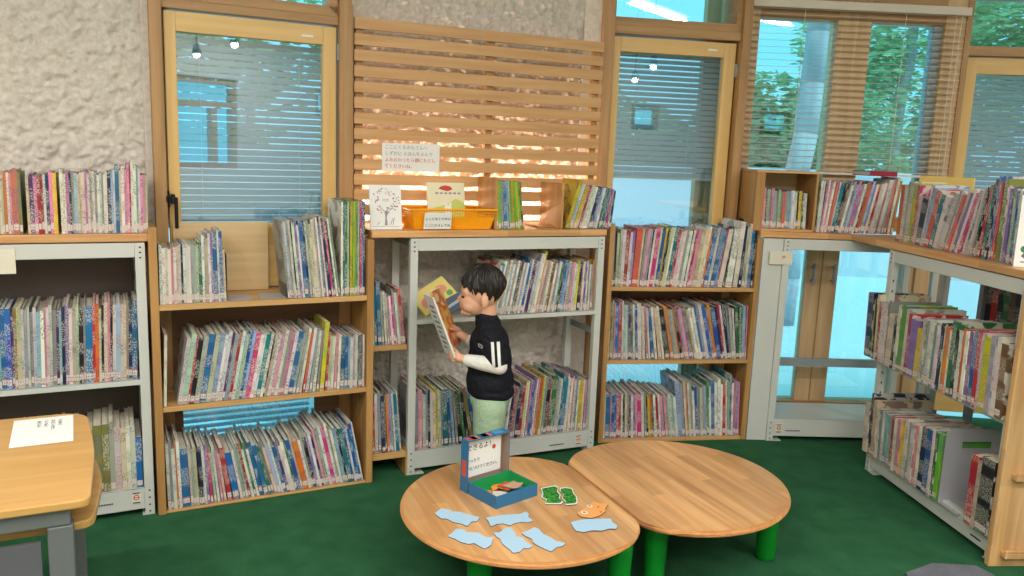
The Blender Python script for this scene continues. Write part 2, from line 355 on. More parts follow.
# ---------------------------------------------------------------- windows
def blind(F, s0, s1, d, z0, z1, pitch, width, tilt, material, label, headrail=True, cords=(), thick=.0014):
    t = thing('venetian_blind', label, 'blind', F, ((s0+s1)/2, d, z0))
    m = MB(); n = int((z1-z0)/pitch)
    for k in range(n):
        z = z0+.012+pitch*k; R = Matrix.Translation((0, d, z)) @ Matrix.Rotation(RAD(tilt), 4, 'X')
        m.box(s0, s1, -width/2, width/2, -thick/2, thick/2, M=R)
    part(t, 'slats', m, material)
    m = MB(); m.box(s0, s1, d-width*.45, d+width*.45, z0-.012, z0); part(t, 'bottom_rail', m, HEADR)
    if headrail:
        m = MB(); m.box(s0-.01, s1+.01, d-.03, d+.03, z1, z1+.045); part(t, 'headrail', m, HEADR, bevel=.004)
    for c in cords:
        m = MB(); m.tube((c, d-width*.55, z0), (c, d-width*.55, z1), .0016, 6); part(t, 'cord', m, CORD)
    return t

def arch_pts(s0, s1, z0, rise, n=18, a0=pi, a1=0):
    return [((s0+s1)/2+(s1-s0)/2*cos(a0+(a1-a0)*k/n), z0+rise*sin(a0+(a1-a0)*k/n)) for k in range(n+1)]
RX = Matrix.Rotation(RAD(90), 4, 'X')     # xy polygon -> xz
def xz(d0, d1):   # prism matrix: polygon (s,z) extruded from d0 to d1
    return Matrix(((1, 0, 0, 0), (0, 0, 1, 0), (0, 1, 0, 0), (0, 0, 0, 1)))

# window B: one sash under an arched light, a full-height opening below
def posts(m, L, d0, d1):
    for (a, b, c, d) in L: m.box(a, b, d0, d1, c, d)
fb = MB(); posts(fb, [(.057, .104, 0, 2.6), (.818, .872, 0, 2.6)], .27, .42)
wb = struct('window_1', fb, FRAMEW, 'B', bevel=.003)
m = MB(); m.box(.104, .818, .29, .40, 2.008, 2.045); m.box(.104, .818, .30, .40, .80, .86); m.box(.104, .818, .30, .40, 0, .06); struct('window_frame', m, FRAMEH, 'B', wb, bevel=.003)
m = MB(); m.box(.112, .157, .30, .345, .865, 2.0); m.box(.752, .811, .30, .345, .865, 2.0); sb = struct('sash', m, SASHW, 'B', wb, bevel=.003)
m = MB(); m.box(.157, .752, .30, .345, 1.922, 2.0); m.box(.157, .752, .30, .345, .865, 1.143); struct('sash_rail', m, SASHH, 'B', wb, bevel=.002)
m = MB(); m.box(.155, .755, .325, .331, 1.14, 1.925); m.box(.104, .818, .345, .351, .06, .80); struct('pane', m, GLASSR, 'B', wb)
m = MB(); m.box(.66, .71, .2985, .30, 1.948, 1.957); struct('maker_label', m, PAPER, 'B', wb)
m = MB(); m.box(.812, .822, .285, .30, 1.86, 1.93); struct('hinge', m, STEELD, 'B', wb)
m = MB(); m.box(.098, .135, .268, .30, 1.235, 1.262); m.box(.105, .112, .262, .30, 1.215, 1.285); m.box(.118, .132, .255, .30, 1.23, 1.27)
m.box(.128, .142, .25, .264, 1.13, 1.258, M=Matrix.Identity(4)); struct('window_handle', m, BLACKM, 'B', wb, bevel=.003)
# arched light above it
A1 = arch_pts(.16, .775, 2.085, .42); A0 = arch_pts(.104, .818, 2.045, .50)
m = MB(); m.prism([(a, b) for a, b in A0] , 0, 1) if False else None
m = MB()
for k in range(len(A0)-1):
    m.prism([A0[k], A0[k+1], A1[k+1], A1[k]], .29, .40, M=xz(0, 0))
m.box(.104, .818, .29, .40, 2.045, 2.085); struct('arch_frame', m, FRAMEH, 'B', wb)
m = MB(); m.prism([(.15, 2.08), *arch_pts(.15, .785, 2.08, .425)[1:-1], (.785, 2.08)], .345, .351, M=xz(0, 0)); struct('arch_pane', m, GLASS, 'B', wb)
m = MB(); top = CEIL
AA = arch_pts(.104, .818, 2.045, .50)
for k in range(len(AA)-1): m.prism([AA[k], (AA[k][0], top), (AA[k+1][0], top), AA[k+1]], .34, .44, M=xz(0, 0))
struct('wall_over_window', m, PLASTER, 'B')
m = MB(); m.box(.872, .91, .34, .44, 0, CEIL); m.box(.03, .057, .34, .44, 0, CEIL); struct('wall_beside_window', m, PLASTER, 'B')
blind('B', .15, .76, .372, 1.12, 1.93, .0285, .034, 42, SLATM, 'grey venetian blind behind the glass of the window with the black handle', cords=(.25, .66))
blind('B', .14, .70, .372, .10, .455, .0285, .034, 9, SLATM, 'bright striped blind low behind the bottom shelf of the left wooden bookcase', headrail=False)

# window D: glazed door-height sash with arched light
fd = MB(); posts(fd, [(-.03, .030, 0, 2.5), (.726, .775, 0, 2.9)], .25, .42); wd = struct('window_2', fd, FRAMEW, 'D', bevel=.003)
m = MB(); m.box(.030, .726, .27, .40, 2.115, 2.16); struct('window_frame', m, FRAMEH, 'D', wd, bevel=.003)
m = MB(); m.box(.034, .078, .30, .345, .05, 2.105); m.box(.652, .718, .30, .345, .05, 2.105); struct('sash', m, SASHW, 'D', wd, bevel=.003)
m = MB(); m.box(.078, .652, .30, .345, 2.03, 2.105); m.box(.078, .652, .30, .345, .05, .14); struct('sash_rail', m, SASHH, 'D', wd, bevel=.002)
m = MB(); m.box(.076, .655, .325, .331, .14, 2.035); struct('pane', m, GLASSR, 'D', wd)
m = MB(); m.box(.56, .61, .2985, .30, 2.06, 2.07); struct('maker_label', m, PAPER, 'D', wd)
m = MB(); m.box(.716, .728, .285, .30, 1.93, 2.0); struct('hinge', m, STEELD, 'D', wd)
Q4 = [(.045+.33*(1-cos(t)), 2.2+.42*sin(t)) for t in [pi/2*k/12 for k in range(13)]]
m = MB(); m.prism([(.045, 2.2)]+Q4[1:]+[(.70, 2.62), (.70, 2.2)], .345, .351, M=xz(0, 0)); struct('arch_pane', m, GLASS, 'D', wd)
m = MB(); m.box(.03, .726, .28, .40, 2.16, 2.2); m.box(.70, .726, .28, .40, 2.2, 2.9); m.box(.66, .70, .355, .40, 2.2, 2.9)
struct('arch_frame', m, FRAMEH, 'D', wd)
m = MB(); Q5 = [(-.03, 2.2)]+[(.03+.33*(1-cos(t)), 2.2+.44*sin(t)) for t in [pi/2*k/12 for k in range(1, 13)]]
for k in range(len(Q5)-1): m.prism([Q5[k], (Q5[k][0], CEIL), (Q5[k+1][0], CEIL), Q5[k+1]], .30, .44, M=xz(0, 0))
m.box(Q5[-1][0], .775, .30, .44, 2.64, CEIL); m.box(-.12, -.031, .30, .44, 0, CEIL); struct('wall_over_door', m, PLASTER, 'D')
blind('D', .07, .665, .372, 1.385, 2.05, .0285, .036, 40, SLATM, 'grey venetian blind half lowered behind the middle window, above pale glass', cords=(.2, .5))

# window E: wide window with white blind, door leaves below the counter
fe = MB(); posts(fe, [(-.06, .035, 0, 2.9), (.47, .66, 1.2, 2.9), (1.075, 1.19, 0, 2.9)], .44, .55)
we = struct('window_3', fe, LIGHTW, 'E', bevel=.003)
m = MB(); m.box(.035, 1.075, .44, .55, 2.27, 2.9); m.box(.035, 1.075, .44, .55, 1.12, 1.2); m.box(.035, 1.075, .44, .55, 0, .09); struct('window_frame', m, FRAMEH, 'E', we)
m = MB(); m.box(.438, .526, .46, .52, .09, 1.12); m.box(.530, .625, .46, .52, .09, 1.12); m.box(.035, .075, .46, .52, .09, 1.12); m.box(1.0, 1.075, .46, .52, .09, 1.12); struct('door_leaf', m, LIGHTW, 'E', we, bevel=.003)
m = MB()
for s in (.470, .590): m.tube((s, .43, .80), (s, .43, .92), .008, 10); m.tube((s, .43, .82), (s, .47, .82), .006, 8); m.tube((s, .43, .90), (s, .47, .90), .006, 8)
struct('door_handle', m, STEELD, 'E', we)
m = MB(); m.box(.035, 1.075, .49, .496, 1.2, 2.27); m.box(.075, 1.0, .487, .493, .09, 1.12); struct('pane', m, GLASS, 'E', we)
m = MB(); m.box(1.03, 1.075, .47, .53, 1.2, 2.27); struct('mullion', m, STEELD, 'E', we)
blind('E', -.045, 1.165, .40, 1.445, 2.315, .0345, .026, 9, SLATW2, 'white venetian blind with open slats across the wide window with trees behind', cords=(.26, .82, 1.10, 1.13))
# wall between D and E, and the far right window
m = MB(); m.box(-.26, -.04, .44, .52, 0, CEIL); struct('trim_1', m, FRAMEW, 'E')
G0 = FM('E') @ Vector((1.19, .45, 0)); FR['G'] = ((G0.x, G0.y), -6)
fg = MB(); posts(fg, [(0, .03, 0, 2.9), (.80, .86, 0, 2.9)], -.02, .1); wg = struct('window_4', fg, FRAMEW, 'G')
m = MB(); m.box(.03, .8, -.02, .1, 2.115, 2.165); m.box(.03, .8, -.02, .1, 2.42, 2.9); struct('window_frame', m, FRAMEH, 'G', wg)
m = MB(); m.box(.035, .10, .02, .065, .05, 2.11); m.box(.70, .79, .02, .065, .05, 2.11); struct('sash', m, SASHW, 'G', wg)
m = MB(); m.box(.10, .70, .02, .065, 2.02, 2.11); m.box(.10, .70, .02, .065, .05, .2); struct('sash_rail', m, SASHH, 'G', wg)
m = MB(); m.box(.10, .70, .04, .046, .2, 2.02); struct('pane', m, GLASSR, 'G', wg)
m = MB(); m.box(.03, .8, .04, .046, 2.165, 2.42); struct('top_pane', m, GLASS, 'G', wg)
blind('G', .09, .71, .085, 1.2, 2.05, .0285, .034, 41, SLATM, 'grey venetian blind behind the window at the upper right corner', headrail=False)
m = MB(); m.box(.86, 3.2, 0, .12, 0, CEIL); struct('wall_right', m, PLASTER, 'G')

# ---------------------------------------------------------------- slatted wooden screen
t = thing('slatted_screen', 'wooden slatted screen standing on the counter in front of the plaster wall', 'screen', 'C', (.42, .27, 1.135))
m = MB()
for k in range(13):
    z1 = 2.052-.0685*k; m.box(-.215, 1.055, .262, .280, z1-.049, z1)
part(t, 'slats', m, SLATW, bevel=.0015)
for s in (-.205, .43, 1.01):
    m = MB(); m.box(s, s+.035, .281, .31, 1.135, 2.05); part(t, 'batten', m, FRAMEW)
m = MB(); m.box(-.25, -.222, .25, .385, 1.135, 2.1); part(t, 'end_post', m, FRAMEW)
# ================================================================ SHELVING
def steel_rack(F, s0, s1, shelves, label, beams=.056, depth=.32, back=True, near=.035, note=True, rear_beams=()):
    """painted angle-steel rack: uprights with slots, top and base beams, shelf boards"""
    t = thing('steel_rack', label, 'shelving rack', F, ((s0+s1)/2, depth/2, 0))
    for i, s in enumerate((s0, s1-near)):
        for d0, d1 in ((0, .03), (depth-.03, depth)):
            m = MB(); m.box(s, s+near, d0, d1, 0, 1.10)
            if d0 == 0:
                for z in (.012, .04, .07, .10, 1.04, 1.06, 1.08):
                    m.box(s+near*.4, s+near*.62, -.0008, .001, z, z+.006, 1)
                for z in [.2+.05*k for k in range(16)]: m.box(s+near*.8, s+near+.0008, .010, .016, z, z+.012, 1)
            part(t, 'upright', m, [STEEL, HOLE], bevel=.001)
        m = MB(); e = -.0 if i == 0 else near
        m.box(s-.01 if i else s, s+near+(.0 if i else .045), .0, .06, 0, .004); part(t, 'foot', m, STEEL)
    m = MB(); m.box(s0+near, s1-near, .004, .03, 1.10-beams, 1.10); part(t, 'top_beam', m, STEEL, bevel=.002)
    m = MB(); m.box(s0+near, s1-near, .004, .03, .027, .112); m.box(s0+near, s1-near, depth-.03, depth-.004, .027, .112)
    bb = part(t, 'base_beam', m, STEEL, bevel=.002)
    for z in (1.055,)+tuple(rear_beams):
        m = MB(); m.box(s0+near, s1-near, depth-.03, depth-.004, z, z+.045); part(t, 'rear_beam', m, STEELD)
    for z in shelves:
        m = MB(); m.box(s0+.006, s1-.006, .004, depth-.02, z-.004, z); m.box(s0+near, s1-near, .002, .008, z-.020, z); part(t, 'shelf_board', m, STEEL)
    for s in (s0+.004, s1-.01):
        for z in (.10, .60, 1.06):
            m = MB(); m.box(s, s+.006, .03, depth-.03, z, z+.03); part(t, 'side_brace', m, STEELD)
    return t, bb
RA, ba = steel_rack('A', -1.45, -.012, (.113, .562), 'pale steel rack at the far left behind the desk, filled with books')
RC, bc = steel_rack('C', -.022, .967, (.113, .733), 'pale steel rack behind the boy, below the slatted screen')
RE, be = steel_rack('E', .118, .96, (.125,), 'empty pale steel rack in front of the glazed door, bright outside showing through', rear_beams=(.345,))
RF, bf_ = steel_rack('F', 0, .93, (.100, .566), 'pale steel rack running towards the viewer along the right edge', depth=.30)
def warning(F, parent, s, z, side=1):
    """small safety label: red ring with a bar, and a line of print"""
    m = MB(); m.box(s, s+.035, .0022, .0032, z-.002, z+.05); pl_ = part(parent[0], 'safety_label', m, PAPERC, parent=parent[1])
    m = MB(); n = 20; c = (s+.0175, z+.024)
    ring = []
    for k in range(n):
        a = 2*pi*k/n; b = 2*pi*(k+1)/n
        m.prism([(c[0]+.011*cos(a), c[1]+.011*sin(a)), (c[0]+.011*cos(b), c[1]+.011*sin(b)), (c[0]+.008*cos(b), c[1]+.008*sin(b)), (c[0]+.008*cos(a), c[1]+.008*sin(a))], .0012, .0022, M=xz(0, 0))
    m.box(c[0]-.008, c[0]+.008, .0012, .0022, c[1]-.0015, c[1]+.0015); part(parent[0], 'ban_sign', m, INKR, parent=parent[1])
    m = MB()
    for k in range(2): m.box(s+.004, s+.031, .0012, .0022, z+.040-.040*k-.0*k, z+.044-.040*k)
    for k in range(9): m.box(s+side*.10-.045+.009*k, s+side*.10-.039+.009*k, .0012, .004, z+.008, z+.013)
    part(parent[0], 'printed_line', m, INK, parent=parent[1])
m = MB(); m.box(-1.41, -.05, .285, .291, .12, 1.05); part(RA, 'back_panel', m, mat('rack_shade_board', (98, 88, 82), .8))  # added board, its dark grey-brown paints in the shade inside the rack
warning('A', (RA, ba), -.095, .055, -1)
warning('C', (RC, bc), .86, .045, -1)
warning('E', (RE, be), .165, .048, 1)
m = MB(); m.box(.80, .86, .0015, .004, .05, .056); part(RF, 'printed_line', m, INK, parent=bf_)

def bookcase(F, s0, s1, sides, shelves, label, name='wooden_bookcase', depth=.28, backs=(), front=.0):
    t = thing(name, label, 'bookcase', F, ((s0+s1)/2, depth/2, 0))
    for a, b, z1, mt in sides:
        m = MB(); m.box(a, b, front, depth, 0, z1); part(t, 'side_panel', m, mt, bevel=.002)
    ia = min(a[1] for a in sides); ib = max(a[0] for a in sides)
    for z, th in shelves:
        m = MB(); m.box(ia, ib, front+.003, depth, z-th, z); part(t, 'shelf', m, PINE, bevel=.0015)
    for z0, z1, mt in backs:
        m = MB(); m.box(ia, ib, depth-.008, depth, z0, z1); part(t, 'back_panel', m, mt)
    return t
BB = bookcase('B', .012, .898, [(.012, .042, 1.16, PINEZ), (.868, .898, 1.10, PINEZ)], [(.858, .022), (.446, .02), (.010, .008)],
              'open wooden bookcase under the left window, below the black window handle', backs=((.47, .84, DARKW),))
m = MB(); m.box(.12, .50, .26, .268, .86, 1.155); part(BB, 'raised_back', m, BACKW)
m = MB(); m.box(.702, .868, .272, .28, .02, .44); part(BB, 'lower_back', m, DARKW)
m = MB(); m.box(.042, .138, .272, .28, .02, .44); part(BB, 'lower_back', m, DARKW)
C1 = bookcase('C', -.192, -.024, [(-.199, -.189, 1.10, PINEZ), (-.030, -.024, .13, PINEZ)], [(.622, .022), (.118, .028)],
              'narrow wooden shelf unit between left bookcase and the boy\'s rack', name='narrow_shelf_unit')
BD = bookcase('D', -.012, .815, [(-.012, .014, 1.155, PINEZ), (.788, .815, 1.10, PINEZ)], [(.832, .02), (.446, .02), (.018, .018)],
              'open wooden bookcase under the middle window, between the two steel racks', backs=((.47, .815, DARKW),))
# pale filler board and its note between bookcase D and rack E
single('filler_board', MB().box(.012, .117, .012, .026, 0, 1.10), STEEL, 'pale upright board filling the gap right of the middle wooden bookcase', 'board', 'E', (.06, .02, 0))
t = thing('pinned_note', 'small pale note with a pink mark taped to rack post right of middle bookcase', 'note', 'E', (.14, -.003, .99))
m = MB(); m.box(.045, .165, -.006, -.004, .965, 1.035); part(t, 'paper', m, PAPERC)
m = MB(); m.prism([(.118+.01*cos(a), 1.005+.008*sin(a)) for a in [k*.5 for k in range(12)]], -.0068, -.0062, M=xz(0, 0)); part(t, 'pink_mark', m, mat('pink_ink', (230, 140, 140)))
t = thing('beam_tag', 'cream label tag on the top beam of the far-left metal rack', 'tag', 'A', (-.50, -.003, 1.0))
m = MB(); m.box(-.62, -.437, -.0008, .0005, .995, 1.085); part(t, 'card', m, PAPERC)

# ---------------------------------------------------------------- counters
def counter(label, polys, F, at):
    m = MB()
    for p in polys: m.prism(p, 1.105, 1.135)
    return single('counter_top', m, COUNTER, label, 'counter', F, at, bevel=.003)
counter('wooden counter top above the far-left steel rack', [[(-1.5, -.004), (.008, -.004), (.008, .315), (-1.5, .315)]], 'A', (-.7, .16, 1.105))
counter('wooden counter top in front of the slatted screen', [[(-.197, -.004), (.972, -.004), (.972, .40), (-.197, .40)]], 'C', (.4, .2, 1.105))
# E and F counters are two boards meeting at the inner corner
EFc = FM('E').inverted() @ FM('F') @ Vector((0, -.004, 0)); EFb = FM('E').inverted() @ FM('F') @ Vector((-.36, .0, 0))
counter('wooden counter top below the wide window with the trees', [[(-.012, -.006), (EFc.x, -.006+0*EFc.y), (EFc.x, .42), (-.06, .42)]], 'E', (.3, .2, 1.105))
cF = FM('F').inverted() @ FM('E') @ Vector((EFc.x+.001, -.006, 0))
counter('wooden counter top running towards the viewer at the right', [[(-.40, -.004), (1.45, -.004), (1.45, .40), (-.40, .40)]], 'F', (.6, .2, 1.105))
# end board of the right rack with its little ledges
t = thing('display_stand', 'light wood end board with small ledges at the right edge, beyond the steel rack', 'stand', 'F', (.95, .2, 0))
m = MB(); m.box(.934, .962, -.028, .40, 0, 1.09); part(t, 'board', m, ENDW, bevel=.004)
for z, d0 in ((.355, .012), (.672, .012), (.045, .012)):
    m = MB(); m.box(.962, .992, d0, .40, z, z+.022); m.box(.984, .992, d0, .40, z+.022, z+.034); part(t, 'ledge', m, ENDW, bevel=.003)
# second rack back to back with the right one
t = thing('steel_rack', 'rear steel rack seen through the right rack, holding dark books', 'shelving rack', 'F', (.7, .5, 0))
for s in (.165, 1.3):
    for d in (.36, .62):
        m = MB(); m.box(s, s+.03, d, d+.03, 0, 1.10); part(t, 'upright', m, STEELD)
for z in (.12, .42, .76):
    m = MB(); m.box(.195, 1.30, .36, .65, z-.02, z); part(t, 'shelf_board', m, STEELD)
# ================================================================ BOOKS
PAL = {'w': (226, 222, 212), 'i': (214, 198, 164), 'g': (158, 160, 158), 'l': (150, 182, 208), 'b': (36, 104, 172), 'n': (38, 48, 92),
       't': (20, 122, 138), 'e': (54, 122, 78), 'G': (122, 196, 40), 'y': (226, 200, 48), 'o': (226, 128, 52), 'r': (188, 44, 48),
       'p': (222, 142, 166), 'm': (206, 50, 120), 'v': (134, 108, 172), 'u': (84, 50, 112), 'k': (36, 34, 42), 'd': (112, 78, 54),
       's': (172, 190, 164), 'c': (228, 104, 84), 'a': (150, 200, 206), 'q': (132, 126, 62)}
CN = {'w': 'white', 'i': 'cream', 'g': 'grey', 'l': 'pale blue', 'b': 'blue', 'n': 'navy', 't': 'teal', 'e': 'green', 'G': 'lime green',
      'y': 'yellow', 'o': 'orange', 'r': 'red', 'p': 'pink', 'm': 'magenta', 'v': 'lilac', 'u': 'purple', 'k': 'black', 'd': 'brown',
      's': 'sage green', 'c': 'coral', 'a': 'pale aqua', 'q': 'olive'}
def interp(P, x):
    if isinstance(P, (int, float)): return P
    if x <= P[0][0]: return P[0][1]
    for (a, u), (b, v) in zip(P, P[1:]):
        if x <= b: return u+(v-u)*(x-a)/(b-a)
    return P[-1][1]
def ordn(n):
    return '%d%s' % (n, 'th' if 10 <= n % 100 <= 20 else {1: 'st', 2: 'nd', 3: 'rd'}.get(n % 10, 'th'))

class Acc:      # accumulates geometry with per-face colour and uv in metres
    def __init__(s): s.v = []; s.f = []; s.m = []; s.c = []; s.uv = []
    def box(s, x0, x1, y0, y1, z0, z1, mats, col, bulge=0):
        """mats: dict face -> material index; faces: L R F K(back) B T"""
        i = len(s.v)
        s.v += [(x, y, z) for z in (z0, z1) for y in (y0, y1) for x in (x0, x1)]
        for k, idx, ax in (('B', (0, 2, 3, 1), 0), ('T', (4, 5, 7, 6), 0), ('F', (0, 1, 5, 4), 1), ('K', (2, 6, 7, 3), 1), ('L', (0, 4, 6, 2), 2), ('R', (1, 3, 7, 5), 2)):
            s.f.append(tuple(i+j for j in idx)); s.m.append(mats.get(k, mats['*'])); s.c.append(col)
            s.uv.append([((s.v[i+j][0], s.v[i+j][1]), (s.v[i+j][0], s.v[i+j][2]), (s.v[i+j][1], s.v[i+j][2]))[ax] for j in idx])
    def build(s, name, mats):
        me = bpy.data.meshes.new(name); me.from_pydata(s.v, [], s.f)
        for k in mats: me.materials.append(k)
        me.polygons.foreach_set('material_index', s.m)
        ca = me.color_attributes.new('col', 'FLOAT_COLOR', 'CORNER'); uv = me.uv_layers.new(name='UVMap')
        cd = []; ud = []
        for f, c, u in zip(s.f, s.c, s.uv):
            for k in range(len(f)): cd += c; ud += u[k]
        ca.data.foreach_set('color', cd); uv.data.foreach_set('uv', ud); me.update(); return me
    def add(s, o, M):
        i = len(s.v); s.v += [tuple(M @ Vector(p)) for p in o.v]; s.f += [tuple(i+j for j in f) for f in o.f]; s.m += o.m; s.c += o.c; s.uv += o.uv

def book_geo(t, dp, h, col, seed, hard=True):
    c4 = (*lin(col), seed)
    b = .0016 if t > .006 else .0007; ins = .003 if hard else .0006
    cov = Acc()
    cov.box(0, t, 0, .0025, 0, h, {'F': 0, '*': 1}, c4)            # spine
    cov.box(0, b, .0025, dp, 0, h, {'*': 1}, c4); cov.box(t-b, t, .0025, dp, 0, h, {'*': 1}, c4)
    pg = Acc(); pg.box(b, t-b, .0025, dp-ins, ins, h-ins, {'*': 0}, c4)
    st = Acc(); z0 = .005+.013*((seed*97) % 1); st.box(t*.06, t*.94, -.0004, .0002, z0, z0+.020+.007*((seed*53) % 1), {'*': 0}, c4)
    return cov, pg, st

ALL = []
def row(F, d, z, s0, s1, toks, hs, ls, where, end='L', depth=.235, imp=1.0, seed=0, fam='wooden', jit=.045, tmax=None, count_from=None):
    rnd = random.Random(F+where+str(seed))
    T = []
    for k in toks.split():
        T.append((k[0], float(k[1:].split('^')[0]), float(k.split('^')[1]) if '^' in k else 1))
    tot = sum(a[1] for a in T); acc = 0; B = []
    for c, wd, hm in T:
        x = (acc+wd/2)/tot; acc += wd
        B.append([c, wd, interp(hs, x)*hm*(1+rnd.uniform(-jit, jit)), RAD(interp(ls, x))])
    kk = (s1-s0)/tot
    for it in range(6):
        gaps = [max(0, min(B[i][2], B[i+1][2])*(math.tan(B[i][3])-math.tan(B[i+1][3]))) for i in range(len(B)-1)]+[0]
        use = sum(kk*b[1]/cos(b[3]) for b in B)+sum(gaps); kk *= (s1-s0-sum(gaps))/(use-sum(gaps))
    cur = s0; n = 0; N = sum(1 for b in B if b[0] != '_')
    for i, (c, wd, h, a) in enumerate(B):
        t = kk*wd
        if c != '_':
            n += 1
            tt = t*.985; base = cur + (t/cos(a) if a > 0 else 0)
            R = Matrix.Translation((base, d+rnd.uniform(0, .010), z+.0006)) @ Matrix.Rotation(a, 4, 'Y') @ Matrix.Translation((-tt if a > 0 else 0, 0, 0))
            g_ = sum(PAL[c])/3; q_ = rnd.uniform(.78, 1.0); br = rnd.uniform(.88, 1.04); hue = [rnd.uniform(.95, 1.05) for _ in range(3)]
            col = tuple(max(6, min(245, (g_+(v-g_)*q_)*br*h_)) for v, h_ in zip(PAL[c], hue))
            dp = min(.285, depth*rnd.uniform(.86, 1.08))
            ALL.append(dict(F=F, M=R, t=tt, h=h, dp=dp, col=col, c=c, n=n, N=N, where=where, end=end, seed=rnd.random(), z=z, s=cur, d=d, imp=imp))
        cur += t/cos(a)+gaps[i]

# far-left rack (A)
row('A', .012, 1.1355, -.60, .002, "w30 i24 s22 w18 k10 w18 k12 v22 g20^.93 s22^.9 i18^.88 s16^.85 i16^.85 s14^.85 o20^1.0 w14 p14 c40^1.08 q18^1.02 _30 i18 u28 p22 r20 r18 w16 n22 p22 y26 _20 w20^1.08 w18 p20 n14 g18 a20 i16 i18 w16 p14 w18 s14 w18 g14 w16 w14 g12 w14 w12 n24^1.03 l14 w14 b26^1.04 i14 w22^1.03 p16 p18 m10 w16^1.06 w20 g14 w14 p16^.93 p18^.93 i14^.92",
    [(0, .215), (.45, .215), (.75, .228), (.93, .255), (1, .235)], [(0, 2), (.3, 0), (1, 1)], 'counter above far-left steel rack', 'R', .20)
row('A', .012, .5625, -.78, -.056, "w20 r16 w20 g18 i18 b20 w20 w14 i18 b22 w14 w10 G30 e12 w10 w10 c18 p26 w12 w14 i14 w12 n16 a14 b22 b26 u12 q14 i22 w12 g14 s12 g14 w16 l18 w18 p10 w14 w14 g18 u14 a12 n16 v18 w16 i18 s14 k22 g10 b34 r14 o18 i12 k12 w18 p14 k12 w16 l22 w16 i14 g12 n18 b26",
    [(0, .285), (.5, .295), (1, .30)], [(0, -1), (.5, 1.5), (1, 2)], 'middle shelf of far-left steel rack', 'R', .24)
row('A', .012, .1135, -.86, -.05, "w20 k16 r16 g14 w18 b16 i14 d20 g16 w14 k12 p16 w14 g14 t14 w16 r12 w14 i14 n14 w16 g14 w12 a12 w10 w14 s10 m14 i8 p14 m14 w10 n14 w10 g18 q24^1.12 q18^1.12 g14^1.1 w18 i14 w12 w14 b18^.82",
    [(0, .255), (.7, .25), (1, .26)], [(0, 0), (1, 0)], 'bottom shelf of far-left steel rack', 'R', .26, imp=.6)
# left wooden bookcase (B)
row('B', .012, .8585, .046, .292, "w16 w18 w14 w18 p12 w16 i14 w12 k12 w14 w16 w12 s16 g14 s14 e20 w14^1.12 i20^1.12 w14^1.12 v12^1.14 b26^1.14 w10^1.14 b20^1.14 i14^.84",
    [(0, .222), (.6, .235), (1, .245)], [(0, .5), (1, -1)], 'top of left wooden bookcase, before the metal bookend', 'L', .19)
row('B', .012, .8585, .535, .755, "g12 w14 g14 w14 k10 w16 v14 w12 b22 n14 w14 s12 i16 w16 i14 w12 l12 w12 n16 m12 k12 w12 g10", [(0, .31), (1, .335)], [(0, -5), (.7, -5.5), (1, -8)],
    'top shelf of left wooden bookcase, leaning group', 'L', .20)
row('B', .012, .8585, .757, .862, "w14 t14 e22 w10 e10 y14 G14 y10 G12 t12 i10 e8 m14 b14 n14", .402, 0, 'top shelf of left wooden bookcase, tall upright set', 'L', .22, jit=.004)
row('B', .012, .4465, .046, .864, "w14^.98 _50 w20 s24 r10 k22 i24 b30 i22 l24 w14 w18 u12 g20 r14 w16 s20 b16 l14 m24 w16 w14 t20 w14 k8 i16 w16 p18 w16 g16 p16 w18 b26 s14 g14 w14 o10 w16 g14 w16 g12 y24^1.18 r10 i16 w16 p14 w14 t22 b16 l12 w16 i12 w16 k24 w14",
    [(0, .285), (.5, .275), (.72, .27), (.80, .245), (1, .228)], [(0, 1), (.05, 9), (.5, 11.2), (.66, 11), (.8, 4), (.9, 1), (1, 0)], 'middle shelf of left wooden bookcase', 'L', .235)
row('B', .012, .011, .050, .862, "w16^.95 g12 w18 o8 w16 b40 i14 g12 i16 k10 n16 w14 v12 m14 i14 w14 p12 i14 r24 b34 w14 g12 s14 r12 w14 e12 w14 b20 b24 e14 g14 i16 l18 w12 b20 u14 w14 w18 e12 b22 i12 o30 w14 g12 k20 v14 w14 n14 p14 s18 w16 m22 w14 g12 w16 l18 k12 t24 b14 w12 b16 b14 w10",
    [(0, .29), (.1, .26), (.25, .225), (.6, .235), (.85, .275), (1, .26)], [(0, -1), (.2, -3), (.3, -9), (.5, -14), (.7, -12.5), (1, -11)], 'bottom row of left wooden bookcase', 'L', .25, jit=.09)
# narrow unit and the boy's rack (C)
row('C', .012, .6225, -.186, -.034, "w16^1.15 t16^1.05 b30^1.15 s16 w16 s14^.95 p14^.9 w14^.9 m16^.88 g12 w18 s12 r24^1.05", [(0, .25), (1, .245)], [(0, -1), (.5, -5), (1, -7)], 'upper shelf of the narrow unit', 'L', .2)
row('C', .012, .1185, -.186, -.045, "r30^.85 w24 g22 n28^.95 d12 o16^.92 v14 l16^1.05 w14 t26 w14", .285, [(0, -1), (1, -5)], 'lower shelf of the narrow unit', 'L', .2)
row('C', .012, .7335, .345, .925, "w16 r14 g18 w14 b14 w18 g16 i14 w14 a14 w12 g16 w16 t12 d18 w16 l16 w14 b20 w14 u28 w20 w18^1.1 w20^1.12 y12^1.1 w18 p14 s12 w20 d16 y6 w18 g14 w18 e16 k10 b20 l18 w18 g14 p18 w14 w12 y20 n16 r12 w16 v12 w14 v12 w16 g12 o14",
    [(0, .245), (.5, .262), (.75, .235), (1, .238)], [(0, 11), (.55, 10), (.75, 6), (.9, 1.5), (1, .5)], "upper shelf of the boy's rack", 'R', .25)
